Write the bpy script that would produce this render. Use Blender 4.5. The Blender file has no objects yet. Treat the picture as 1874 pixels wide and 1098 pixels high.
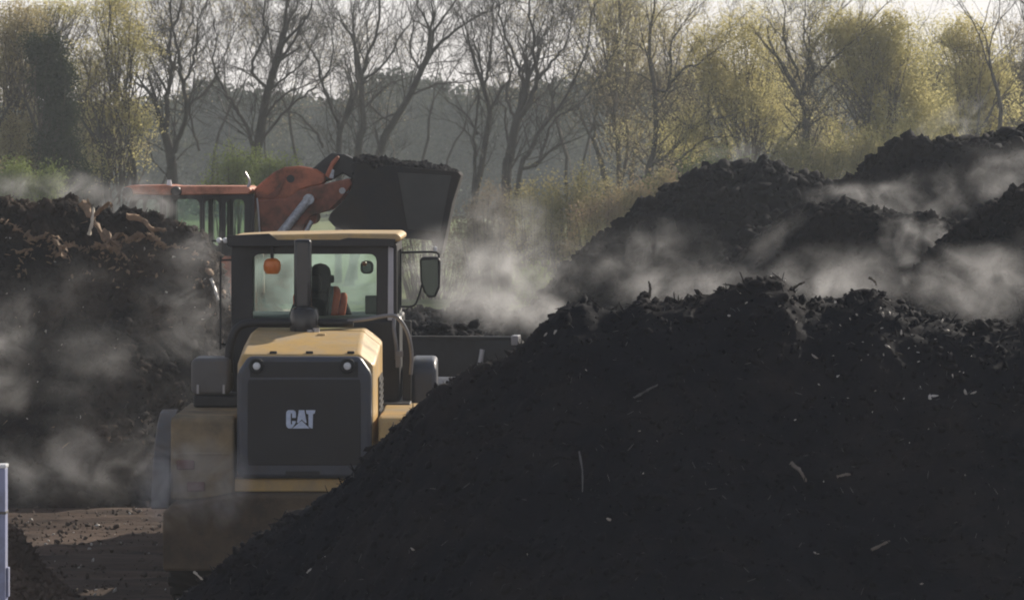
import bpy, bmesh, math, random
import numpy as np
from mathutils import Vector, Matrix
R = math.radians
# ------------------------------------------------------------------ camera, sky, sun, exposure
F, HY, CH = 6460.0, 300.0, 4.3            # focal length and horizon row in photo pixels, camera height
scene = bpy.context.scene
cam_d = bpy.data.cameras.new("camera"); cam = bpy.data.objects.new("camera", cam_d)
scene.collection.objects.link(cam); scene.camera = cam
cam.location = (0, 0, CH); cam.rotation_euler = (R(90), 0, 0)
cam_d.sensor_width = 36.0; cam_d.lens = 36.0 * F / 1874.0
cam_d.shift_x = 0.0; cam_d.shift_y = -(549.0 - HY) / 1874.0
cam_d.clip_start = 0.5; cam_d.clip_end = 6000
cam_d.dof.use_dof = True; cam_d.dof.focus_distance = 37.0; cam_d.dof.aperture_fstop = 7.0
SUN_EL, SUN_AZ = 27.0, 40.0
world = bpy.data.worlds.new("World"); scene.world = world; world.use_nodes = True
wn = world.node_tree; bg = wn.nodes["Background"]
sky = wn.nodes.new("ShaderNodeTexSky"); sky.sky_type = 'NISHITA'; sky.sun_disc = False
sky.sun_elevation = R(SUN_EL); sky.sun_rotation = R(SUN_AZ)
sky.air_density = 1.0; sky.dust_density = 0.6; sky.ozone_density = 1.0
veil = wn.nodes.new("ShaderNodeMix"); veil.data_type = 'RGBA'; veil.inputs[0].default_value = 0.45    # thin high cloud over the clear sky
tcw = wn.nodes.new("ShaderNodeTexCoord"); sxw = wn.nodes.new("ShaderNodeSeparateXYZ"); wn.links.new(tcw.outputs["Generated"], sxw.inputs[0])
mrw = wn.nodes.new("ShaderNodeMapRange"); mrw.inputs[1].default_value = 0.0; mrw.inputs[2].default_value = 0.4; mrw.inputs[3].default_value = 0.9; mrw.inputs[4].default_value = 0.12
wn.links.new(sxw.outputs[2], mrw.inputs[0]); wn.links.new(mrw.outputs[0], veil.inputs[0])
wn.links.new(sky.outputs[0], veil.inputs[6]); veil.inputs[7].default_value = (15.6, 14.5, 14.4, 1)
wn.links.new(veil.outputs[2], bg.inputs[0]); bg.inputs[1].default_value = 0.055
sd = bpy.data.lights.new("sun", 'SUN'); sun = bpy.data.objects.new("sun", sd)
scene.collection.objects.link(sun); sd.energy = 5.0; sd.angle = R(0.55); sd.color = (1.0, 0.9, 0.76)
e_, a_ = R(SUN_EL), R(SUN_AZ)
to_sun = Vector((math.cos(e_)*math.sin(a_), math.cos(e_)*math.cos(a_), math.sin(e_)))
sun.rotation_euler = to_sun.to_track_quat('Z', 'Y').to_euler()
vs = scene.view_settings; vs.view_transform = 'Standard'; vs.look = 'None'; vs.exposure = 0.35; vs.gamma = 1.0
cy = scene.cycles
cy.volume_bounces = 1; cy.volume_step_rate = 1.0; cy.volume_max_steps = 128; cy.use_denoising = True
cy.max_bounces = 6; cy.diffuse_bounces = 2; cy.transparent_max_bounces = 12
cy.transmission_bounces = 4; cy.filter_width = 1.9; cy.caustics_reflective = False; cy.caustics_refractive = False

# ------------------------------------------------------------------ helpers
def P(px, py, Y):                          # point of the photo at distance Y, as a place in the yard
    return ((px - 937.0) * Y / F, Y, CH - (py - HY) * Y / F)
def link(o, parent=None):
    scene.collection.objects.link(o)
    if parent is not None: o.parent = parent
    return o
def tag(o, label=None, cat=None, group=None, kind=None):
    if label: o["label"] = label
    if cat: o["category"] = cat
    if group: o["group"] = group
    if kind: o["kind"] = kind
    return o
def empty(name, loc, rz=0.0, **k):
    o = bpy.data.objects.new(name, None); o.empty_display_size = 0.3
    o.location = loc; o.rotation_euler = (0, 0, rz); link(o); return tag(o, **k)
def finish(me, mat, smooth=35):
    if mat: me.materials.append(mat)
    if smooth:
        me.polygons.foreach_set("use_smooth", [True]*len(me.polygons))
        if smooth < 180: me.set_sharp_from_angle(angle=R(smooth))
def obj(name, bm, mat, parent=None, bevel=0.0, smooth=35, **k):
    bmesh.ops.recalc_face_normals(bm, faces=bm.faces[:])
    me = bpy.data.meshes.new(name); bm.to_mesh(me); bm.free(); finish(me, mat, smooth)
    o = bpy.data.objects.new(name, me); link(o, parent)
    if bevel:
        m = o.modifiers.new("bevel", 'BEVEL'); m.width = bevel; m.segments = 3; m.limit_method = 'ANGLE'; m.angle_limit = R(30)
    return tag(o, **k)
def mesh_np(name, co, faces, mat, parent=None, smooth=0, **k):
    """co (N,3) float, faces (M,k) int"""
    me = bpy.data.meshes.new(name); n, m, kk = len(co), len(faces), faces.shape[1]
    me.vertices.add(n); me.vertices.foreach_set("co", np.ascontiguousarray(co, dtype=np.float32).ravel())
    me.loops.add(m*kk); me.loops.foreach_set("vertex_index", faces.astype(np.int32).ravel())
    me.polygons.add(m); me.polygons.foreach_set("loop_start", np.arange(m, dtype=np.int32)*kk)
    me.polygons.foreach_set("loop_total", np.full(m, kk, dtype=np.int32))
    if mat: me.materials.append(mat)
    if smooth: me.polygons.foreach_set("use_smooth", np.ones(m, dtype=bool))
    me.update(calc_edges=True)
    o = bpy.data.objects.new(name, me); link(o, parent); return tag(o, **k)
def B(): return bmesh.new()
def box(bm, x0, x1, y0, y1, z0, z1, top=None):
    v = [bm.verts.new(c) for c in ((x0,y0,z0),(x1,y0,z0),(x1,y1,z0),(x0,y1,z0),(x0,y0,z1),(x1,y0,z1),(x1,y1,z1),(x0,y1,z1))]
    for f in ((0,3,2,1),(4,5,6,7),(0,1,5,4),(1,2,6,5),(2,3,7,6),(3,0,4,7)): bm.faces.new([v[i] for i in f])
    return bm
def prism(bm, pts, axis, a0, a1):          # outline pts in the two other axes, pushed from a0 to a1 along axis
    def mk(p, a):
        return {'x': (a, p[0], p[1]), 'y': (p[0], a, p[1]), 'z': (p[0], p[1], a)}[axis]
    A = [bm.verts.new(mk(p, a0)) for p in pts]; C = [bm.verts.new(mk(p, a1)) for p in pts]
    bm.faces.new(A); bm.faces.new(C[::-1]); n = len(pts)
    for i in range(n): bm.faces.new((A[i], C[i], C[(i+1) % n], A[(i+1) % n]))
    return bm
def cyl(bm, p0, p1, r0, r1=None, seg=20, cap=True):
    r1 = r0 if r1 is None else r1
    p0, p1 = Vector(p0), Vector(p1); d = (p1-p0).normalized()
    u = d.orthogonal().normalized(); w = d.cross(u)
    A, C = [], []
    for i in range(seg):
        t = 2*math.pi*i/seg; q = u*math.cos(t)+w*math.sin(t)
        A.append(bm.verts.new(p0+q*r0)); C.append(bm.verts.new(p1+q*r1))
    for i in range(seg): bm.faces.new((A[i], A[(i+1) % seg], C[(i+1) % seg], C[i]))
    if cap: bm.faces.new(A[::-1]); bm.faces.new(C)
    return bm
def lathe(bm, prof, c, axis='x', seg=40):   # prof (radius, along)
    rings = []
    for r, a in prof:
        ring = []
        for i in range(seg):
            t = 2*math.pi*i/seg; q, s = r*math.cos(t), r*math.sin(t)
            ring.append(bm.verts.new(Vector(c)+Vector({'x': (a, q, s), 'y': (q, a, s), 'z': (q, s, a)}[axis])))
        rings.append(ring)
    for A, C in zip(rings, rings[1:]):
        for i in range(seg): bm.faces.new((A[i], A[(i+1) % seg], C[(i+1) % seg], C[i]))
    if prof[0][0] > 1e-4: bm.faces.new(rings[0][::-1])
    if prof[-1][0] > 1e-4: bm.faces.new(rings[-1])
    return bm
def smooth_path(pts, n=6):
    pts = [Vector(p) for p in pts]; out = []
    for i in range(len(pts)-1):
        a = pts[max(i-1, 0)]; b = pts[i]; c = pts[i+1]; d = pts[min(i+2, len(pts)-1)]
        for k in range(n):
            t = k/n; out.append(0.5*((2*b)+(c-a)*t+(2*a-5*b+4*c-d)*t*t+(3*b-a-3*c+d)*t**3))
    return out+[pts[-1]]
def tube(bm, pts, r, seg=10, n=6, sm=True):
    pts = smooth_path(pts, n) if sm else [Vector(p) for p in pts]
    rings = []; u = None
    for i, p in enumerate(pts):
        d = (pts[min(i+1, len(pts)-1)]-pts[max(i-1, 0)]).normalized()
        u = d.orthogonal().normalized() if u is None else (u-d*u.dot(d)).normalized()
        w = d.cross(u); rr = r[0]+(r[1]-r[0])*i/(len(pts)-1) if isinstance(r, tuple) else r
        rings.append([bm.verts.new(p+(u*math.cos(2*math.pi*k/seg)+w*math.sin(2*math.pi*k/seg))*rr) for k in range(seg)])
    for A, C in zip(rings, rings[1:]):
        for k in range(seg): bm.faces.new((A[k], A[(k+1) % seg], C[(k+1) % seg], C[k]))
    bm.faces.new(rings[0][::-1]); bm.faces.new(rings[-1]); return bm
# ------------------------------------------------------------------ materials
def mat(name, c, c2=None, rough=0.6, scale=4.0, metal=0.0, bump=0.0, bscale=40.0, dirt=None, dscale=2.0, damt=0.5, spec=0.5, emit=None):
    m = bpy.data.materials.new(name); m.use_nodes = True; nt = m.node_tree; N, L = nt.nodes, nt.links
    b = N["Principled BSDF"]; b.inputs["Roughness"].default_value = rough; b.inputs["Metallic"].default_value = metal
    b.inputs["Specular IOR Level"].default_value = spec
    tc = N.new("ShaderNodeTexCoord")
    def noise(s, det=6, r=0.6):
        n = N.new("ShaderNodeTexNoise"); n.inputs["Scale"].default_value = s; n.inputs["Detail"].default_value = det
        n.inputs["Roughness"].default_value = r; L.new(tc.outputs["Object"], n.inputs["Vector"]); return n
    def ramp(src, lo, hi, ca, cb):
        r = N.new("ShaderNodeValToRGB"); r.color_ramp.elements[0].position = lo; r.color_ramp.elements[1].position = hi
        r.color_ramp.elements[0].color = (*ca, 1); r.color_ramp.elements[1].color = (*cb, 1); L.new(src, r.inputs[0]); return r
    c2 = c2 or tuple(x*0.8 for x in c)
    col = ramp(noise(scale).outputs[0], 0.35, 0.65, c, c2).outputs[0]
    if dirt:
        f = ramp(noise(dscale, 9, 0.7).outputs[0], 0.62-0.35*damt, 0.72-0.1*damt, (0, 0, 0), (1, 1, 1))
        mx = N.new("ShaderNodeMix"); mx.data_type = 'RGBA'; L.new(f.outputs[0], mx.inputs[0]); L.new(col, mx.inputs[6])
        mx.inputs[7].default_value = (*dirt, 1); col = mx.outputs[2]
        rr = N.new("ShaderNodeMapRange"); rr.inputs[3].default_value = rough; rr.inputs[4].default_value = min(1, rough+0.35)
        L.new(f.outputs[0], rr.inputs[0]); L.new(rr.outputs[0], b.inputs["Roughness"])
    L.new(col, b.inputs["Base Color"])
    if bump:
        bp = N.new("ShaderNodeBump"); bp.inputs["Strength"].default_value = 0.8; bp.inputs["Distance"].default_value = bump
        L.new(noise(bscale, 8, 0.65).outputs[0], bp.inputs["Height"]); L.new(bp.outputs[0], b.inputs["Normal"])
    if emit:
        b.inputs["Emission Color"].default_value = (*emit[:3], 1); b.inputs["Emission Strength"].default_value = emit[3]
    return m
DUST = (0.16, 0.13, 0.105)
M = {}
M['yellow'] = mat("machine_yellow_paint", (0.60, 0.40, 0.15), (0.52, 0.35, 0.14), 0.42, 3, dirt=(0.36, 0.28, 0.18), dscale=2.5, damt=0.6)
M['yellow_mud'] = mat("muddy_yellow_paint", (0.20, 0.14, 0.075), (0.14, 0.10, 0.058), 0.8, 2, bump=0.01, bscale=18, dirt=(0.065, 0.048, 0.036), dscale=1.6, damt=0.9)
M['grille'] = mat("charcoal_plastic", (0.021, 0.022, 0.027), (0.017, 0.018, 0.022), 0.5, 5, dirt=(0.038, 0.035, 0.034), dscale=1.7, damt=0.7)
M['black'] = mat("black_trim", (0.010, 0.010, 0.013), (0.016, 0.016, 0.018), 0.5, 6, dirt=(0.022, 0.021, 0.021), dscale=3, damt=0.3)
M['blackgloss'] = mat("black_gloss_pipe", (0.02, 0.02, 0.023), None, 0.22, 6)
M['greyp'] = mat("grey_fender_plastic", (0.115, 0.112, 0.115), (0.095, 0.092, 0.092), 0.5, 4, dirt=DUST, dscale=3, damt=0.4)
M['greyd'] = mat("dark_grey_housing", (0.062, 0.070, 0.092), (0.05, 0.056, 0.075), 0.38, 4, dirt=(0.075, 0.07, 0.068), dscale=3, damt=0.4)
M['rubber'] = mat("tyre_rubber", (0.02, 0.02, 0.02), (0.035, 0.03, 0.027), 0.9, 3, bump=0.006, bscale=30, dirt=(0.06, 0.045, 0.035), damt=0.8)
M['steel'] = mat("worn_dark_steel", (0.022, 0.024, 0.031), (0.016, 0.018, 0.023), 0.5, 3, bump=0.004, bscale=12, dirt=(0.026, 0.024, 0.024), dscale=2.2, damt=0.7)
M['bare'] = mat("bare_polished_steel", (0.36, 0.36, 0.38), (0.28, 0.28, 0.30), 0.3, 6, metal=0.3)
M['yellow_dirty'] = mat("dirty_yellow_paint", (0.34, 0.25, 0.13), (0.26, 0.20, 0.115), 0.65, 2.5, dirt=(0.15, 0.12, 0.085), dscale=2.0, damt=0.8)
M['wearplate'] = mat("worn_grey_plate", (0.045, 0.045, 0.043), (0.035, 0.035, 0.034), 0.7, 3)
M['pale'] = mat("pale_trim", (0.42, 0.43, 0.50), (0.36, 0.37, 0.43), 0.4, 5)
M['rod'] = mat("greasy_steel_rod", (0.52, 0.56, 0.62), (0.30, 0.32, 0.36), 0.45, 22, metal=0.2)
M['railing'] = mat("grey_gloss_rail", (0.20, 0.20, 0.215), None, 0.25, 6)
M['bucket'] = mat("matte_dark_bucket_steel", (0.016, 0.018, 0.024), (0.026, 0.024, 0.024), 0.85, 2.2, bump=0.006, bscale=10, dirt=(0.034, 0.028, 0.024), dscale=1.6, damt=0.7, spec=0.2)
M['orange_dark'] = mat("dusty_and_crease_shade_orange", (0.38, 0.12, 0.07), (0.30, 0.10, 0.06), 0.6, 3, dirt=(0.10, 0.06, 0.045), dscale=2.5, damt=0.6)  # dusty boom paint, also the painted shade of the crank's crease
M['orange'] = mat("orange_machine_paint", (0.52, 0.155, 0.07), (0.43, 0.125, 0.06), 0.45, 3, dirt=(0.12, 0.055, 0.035), dscale=2.5, damt=0.6)
M['orange_roof'] = mat("sunlit_orange_roof", (0.66, 0.27, 0.17), (0.58, 0.23, 0.14), 0.5, 3, dirt=(0.28, 0.13, 0.08), dscale=3, damt=0.5)  # lighter orange, the roof's sunlit look is put into its colour
M['badge'] = mat("pale_badge_metal", (0.62, 0.70, 0.86), (0.50, 0.58, 0.74), 0.5, 30)
M['lens'] = mat("clear_lamp_lens", (0.85, 0.87, 0.9), None, 0.2, 10)
M['red'] = mat("red_lamp_lens", (0.16, 0.07, 0.055), None, 0.6, 10)
M['amber'] = mat("amber_beacon_lens", (0.75, 0.24, 0.04), (0.6, 0.16, 0.03), 0.3, 10)
M['seat'] = mat("black_seat_cloth", (0.008, 0.008, 0.009), None, 0.9, 9, bump=0.003, bscale=60)
M['hivis'] = mat("orange_hi_vis_cloth", (0.70, 0.12, 0.04), (0.6, 0.1, 0.035), 0.8, 9, bump=0.004, bscale=14)
M['reflect'] = mat("grey_reflective_tape", (0.14, 0.14, 0.13), None, 0.5, 9)
M['jacket'] = mat("dark_work_jacket", (0.010, 0.012, 0.016), None, 0.9, 9, bump=0.004, bscale=14)
M['skin'] = mat("skin", (0.42, 0.24, 0.17), (0.38, 0.21, 0.15), 0.55, 20)
M['cap'] = mat("dark_knit_cap", (0.007, 0.008, 0.01), None, 0.95, 9, bump=0.003, bscale=80)
M['screen'] = mat("dark_screen", (0.02, 0.03, 0.025), None, 0.3, 9)
M['mirror'] = mat("mirror_glass", (0.05, 0.06, 0.052), None, 0.08, 9, metal=1.0)
M['bluepost'] = mat("pale_blue_painted_steel", (0.30, 0.33, 0.50), (0.26, 0.29, 0.44), 0.5, 3, dirt=(0.2, 0.2, 0.24), dscale=3, damt=0.4)
M['bark'] = mat("dark_bark", (0.042, 0.036, 0.032), (0.065, 0.057, 0.047), 0.95, 3, bump=0.02, bscale=10)
M['barkbrown'] = mat("brown_twig_bark", (0.10, 0.075, 0.055), (0.07, 0.055, 0.042), 0.95, 3)
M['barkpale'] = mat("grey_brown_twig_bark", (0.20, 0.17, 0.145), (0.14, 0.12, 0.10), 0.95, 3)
M['wood'] = mat("split_wood", (0.30, 0.20, 0.125), (0.15, 0.10, 0.065), 0.85, 7, bump=0.004, bscale=30)
M['woodpale'] = mat("pale_stripped_wood", (0.62, 0.55, 0.45), (0.5, 0.43, 0.34), 0.7, 9)
M['chip'] = mat("pale_plastic_and_wood_bits", (0.55, 0.53, 0.50), (0.30, 0.26, 0.22), 0.5, 3)
M['chipd'] = mat("dull_grey_straw_bits", (0.12, 0.115, 0.115), (0.06, 0.058, 0.06), 0.7, 3)
def compost_mat(name, a, b, c):
    m = mat(name, a, b, 0.92, 1.3, bump=0.02, bscale=9, dirt=c, dscale=0.9, damt=0.5, spec=0.12)
    return m
M['compost'] = compost_mat("black_compost", (0.0068, 0.008, 0.0125), (0.011, 0.012, 0.0165), (0.024, 0.021, 0.022))
M['compost_brown'] = compost_mat("brown_compost", (0.012, 0.0115, 0.013), (0.026, 0.022, 0.020), (0.065, 0.046, 0.034))
def glass_mat(name, tint, op):
    m = bpy.data.materials.new(name); m.use_nodes = True; nt = m.node_tree; N, L = nt.nodes, nt.links
    out = N["Material Output"]; N.remove(N["Principled BSDF"])
    t = N.new("ShaderNodeBsdfTransparent"); t.inputs[0].default_value = (*tint, 1)
    d = N.new("ShaderNodeBsdfDiffuse"); d.inputs[0].default_value = (0.30, 0.36, 0.33, 1)
    g = N.new("ShaderNodeBsdfGlossy"); g.inputs["Roughness"].default_value = 0.04; g.inputs[0].default_value = (0.9, 0.95, 0.92, 1)
    n = N.new("ShaderNodeTexNoise"); n.inputs["Scale"].default_value = 3.0; n.inputs["Detail"].default_value = 5
    tc = N.new("ShaderNodeTexCoord"); L.new(tc.outputs["Object"], n.inputs["Vector"])
    mr = N.new("ShaderNodeMapRange"); mr.inputs[1].default_value = 0.3; mr.inputs[2].default_value = 0.75; mr.inputs[3].default_value = op*0.4; mr.inputs[4].default_value = op*1.4
    L.new(n.outputs[0], mr.inputs[0])
    a = N.new("ShaderNodeMixShader"); L.new(mr.outputs[0], a.inputs[0]); L.new(t.outputs[0], a.inputs[1]); L.new(d.outputs[0], a.inputs[2])
    fr = N.new("ShaderNodeFresnel"); fr.inputs[0].default_value = 1.18
    s = N.new("ShaderNodeMixShader"); L.new(fr.outputs[0], s.inputs[0]); L.new(a.outputs[0], s.inputs[1]); L.new(g.outputs[0], s.inputs[2])
    L.new(s.outputs[0], out.inputs[0]); return m
M['glass'] = glass_mat("dusty_green_tinted_glass", (0.88, 0.94, 0.915), 0.02)
def leaf_mat(name, a, b, transl=0.45):
    m = bpy.data.materials.new(name); m.use_nodes = True; nt = m.node_tree; N, L = nt.nodes, nt.links
    out = N["Material Output"]; N.remove(N["Principled BSDF"])
    tc = N.new("ShaderNodeTexCoord"); n = N.new("ShaderNodeTexNoise"); n.inputs["Scale"].default_value = 0.9; n.inputs["Detail"].default_value = 6; n.inputs["Roughness"].default_value = 0.7
    L.new(tc.outputs["Object"], n.inputs["Vector"])
    r = N.new("ShaderNodeValToRGB"); r.color_ramp.elements[0].position = 0.36; r.color_ramp.elements[1].position = 0.64
    r.color_ramp.elements[0].color = (*a, 1); r.color_ramp.elements[1].color = (*b, 1); L.new(n.outputs[0], r.inputs[0])
    d = N.new("ShaderNodeBsdfDiffuse"); t = N.new("ShaderNodeBsdfTranslucent"); L.new(r.outputs[0], d.inputs[0]); L.new(r.outputs[0], t.inputs[0])
    s = N.new("ShaderNodeMixShader"); s.inputs[0].default_value = transl
    L.new(d.outputs[0], s.inputs[1]); L.new(t.outputs[0], s.inputs[2]); L.new(s.outputs[0], out.inputs[0]); return m
M['leaf_olive'] = leaf_mat("olive_spring_leaf", (0.44, 0.40, 0.18), (0.64, 0.57, 0.28), 0.66)
M['leaf_brown'] = leaf_mat("brownish_bud_leaf", (0.30, 0.26, 0.15), (0.46, 0.39, 0.22), 0.6)
M['leaf_bush'] = leaf_mat("olive_bush_leaf", (0.20, 0.20, 0.085), (0.40, 0.34, 0.16))
M['leaf_dull'] = leaf_mat("dull_brown_bush_leaf", (0.15, 0.125, 0.09), (0.24, 0.20, 0.13))
M['leaf_dark'] = leaf_mat("dark_ivy_leaf", (0.035, 0.045, 0.025), (0.055, 0.07, 0.035), 0.25)
M['leaf_green'] = leaf_mat("fresh_green_leaf", (0.14, 0.18, 0.06), (0.22, 0.26, 0.09))
M['leaf_far'] = leaf_mat("far_wood_leaf", (0.050, 0.060, 0.038), (0.085, 0.088, 0.052), 0.3)
M['leaf_pink'] = leaf_mat("dry_bramble_leaf", (0.34, 0.24, 0.18), (0.30, 0.29, 0.13))
# ------------------------------------------------------------------ value noise
def vnoise(x, y, seed=0):
    xi = np.floor(x).astype(np.int64); yi = np.floor(y).astype(np.int64); xf = x-xi; yf = y-yi
    def h(i, j):
        n = (i*374761393+j*668265263+seed*1274126177) & 0xffffffff
        n = ((n ^ (n >> 13))*1274126177) & 0xffffffff
        return ((n ^ (n >> 16)) & 0xffff)/65535.0
    u = xf*xf*(3-2*xf); v = yf*yf*(3-2*yf)
    return (h(xi, yi)*(1-u)+h(xi+1, yi)*u)*(1-v)+(h(xi, yi+1)*(1-u)+h(xi+1, yi+1)*u)*v
def fbm(x, y, oct=5, seed=0, gain=0.5):
    s = np.zeros_like(x, dtype=float); a = 1.0; t = 0.0
    for o in range(oct):
        s += a*(vnoise(x*2**o+o*17.3, y*2**o+o*9.1, seed+o)-0.5)*2; t += a; a *= gain
    return s/t
# icosahedron-like clod template
_b = bmesh.new(); bmesh.ops.create_icosphere(_b, subdivisions=1, radius=1.0)
ICO_V = np.array([v.co[:] for v in _b.verts]); _b.verts.index_update(); ICO_F = np.array([[v.index for v in f.verts] for f in _b.faces]); _b.free()
def rotmats(rng, n):
    q = rng.normal(size=(n, 4)); q /= np.linalg.norm(q, axis=1)[:, None]; w, x, y, z = q.T
    return np.stack([np.stack([1-2*(y*y+z*z), 2*(x*y-z*w), 2*(x*z+y*w)], 1), np.stack([2*(x*y+z*w), 1-2*(x*x+z*z), 2*(y*z-x*w)], 1),
                     np.stack([2*(x*z-y*w), 2*(y*z+x*w), 1-2*(x*x+y*y)], 1)], 1)
def scatter(rng, pos, size, stretch, V=ICO_V, Fc=ICO_F, jit=0.25, rot=None):
    n = len(pos); Rm = rotmats(rng, n) if rot is None else rot
    v = V[None]*(1+rng.normal(size=(n, len(V), 1))*jit)
    v = v*size[:, None, None]*stretch[:, None, :]
    v = np.einsum('nij,nkj->nki', Rm, v)+pos[:, None, :]
    f = Fc[None]+(np.arange(n)*len(V))[:, None, None]
    return v.reshape(-1, 3), f.reshape(-1, Fc.shape[1])
# ------------------------------------------------------------------ ground
M['compost_soil'] = compost_mat("brown_soil_heap", (0.06, 0.044, 0.036), (0.11, 0.08, 0.064), (0.16, 0.115, 0.09))
M['soil_clod'] = mat("soil_clods", (0.06, 0.045, 0.036), (0.11, 0.08, 0.062), 0.95, 2)
def ground():
    ys = np.concatenate([np.arange(5, 30, 1.0), np.arange(30, 52, 0.10), np.arange(52, 120, 1.5), np.geomspace(120, 3000, 40)])
    xs = np.concatenate([-np.geomspace(2500, 12.2, 40), np.arange(-12, 4, 0.10), np.arange(4, 30, 1.0), np.geomspace(31, 2500, 40)])
    X, Y = np.meshgrid(xs, ys)
    near = np.clip((52-Y)/6, 0, 1)*np.clip((12.5-np.abs(X))/2, 0, 1)
    Z = near*(0.04*fbm(X*0.9, Y*2.2, 5, 3)+0.09*np.abs(fbm(X*0.25, Y*2.2, 3, 8))) - 0.03
    Z += np.clip((Y-60)/30, 0, 1)*0.15*fbm(X*0.08, Y*0.08, 3, 5)
    n, m = X.shape; co = np.stack([X, Y, Z], -1).reshape(-1, 3)
    i = np.arange(n-1)[:, None]*m+np.arange(m-1)[None]
    f = np.stack([i, i+1, i+m+1, i+m], -1).reshape(-1, 4)
    mt = bpy.data.materials.new("yard_soil_and_grass"); mt.use_nodes = True; nt = mt.node_tree; N, L = nt.nodes, nt.links
    b = N["Principled BSDF"]; b.inputs["Roughness"].default_value = 0.95; b.inputs["Specular IOR Level"].default_value = 0.2
    g = N.new("ShaderNodeNewGeometry"); sx = N.new("ShaderNodeSeparateXYZ"); L.new(g.outputs["Position"], sx.inputs[0])
    def nz(s, v=None, det=8):
        q = N.new("ShaderNodeTexNoise"); q.inputs["Scale"].default_value = s; q.inputs["Detail"].default_value = det; q.inputs["Roughness"].default_value = 0.68
        mp = N.new("ShaderNodeMapping"); mp.inputs["Scale"].default_value = v or (1, 1, 1); L.new(g.outputs["Position"], mp.inputs[0]); L.new(mp.outputs[0], q.inputs["Vector"]); return q
    def rp(src, lo, hi, a, c):
        r = N.new("ShaderNodeValToRGB"); r.color_ramp.elements[0].position = lo; r.color_ramp.elements[1].position = hi
        r.color_ramp.elements[0].color = (*a, 1); r.color_ramp.elements[1].color = (*c, 1); L.new(src, r.inputs[0]); return r
    soil = rp(nz(1.1, (0.5, 1.6, 1)).outputs[0], 0.38, 0.64, (0.045, 0.031, 0.025), (0.125, 0.085, 0.064))
    grass = rp(nz(0.5).outputs[0], 0.35, 0.65, (0.09, 0.12, 0.04), (0.17, 0.21, 0.07))
    mr = N.new("ShaderNodeMapRange"); mr.inputs[1].default_value = 82; mr.inputs[2].default_value = 92; L.new(sx.outputs[1], mr.inputs[0])
    mx = N.new("ShaderNodeMix"); mx.data_type = 'RGBA'; L.new(mr.outputs[0], mx.inputs[0]); L.new(soil.outputs[0], mx.inputs[6]); L.new(grass.outputs[0], mx.inputs[7])
    L.new(mx.outputs[2], b.inputs["Base Color"])
    bp = N.new("ShaderNodeBump"); bp.inputs["Distance"].default_value = 0.05; bp.inputs["Strength"].default_value = 0.8
    L.new(nz(5, (0.7, 1.4, 1)).outputs[0], bp.inputs["Height"]); L.new(bp.outputs[0], b.inputs["Normal"])
    mesh_np("ground", co, f, mt, smooth=1, kind="structure", label="trampled brown yard soil with ruts, turning to grass by the trees")
ground()
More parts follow.
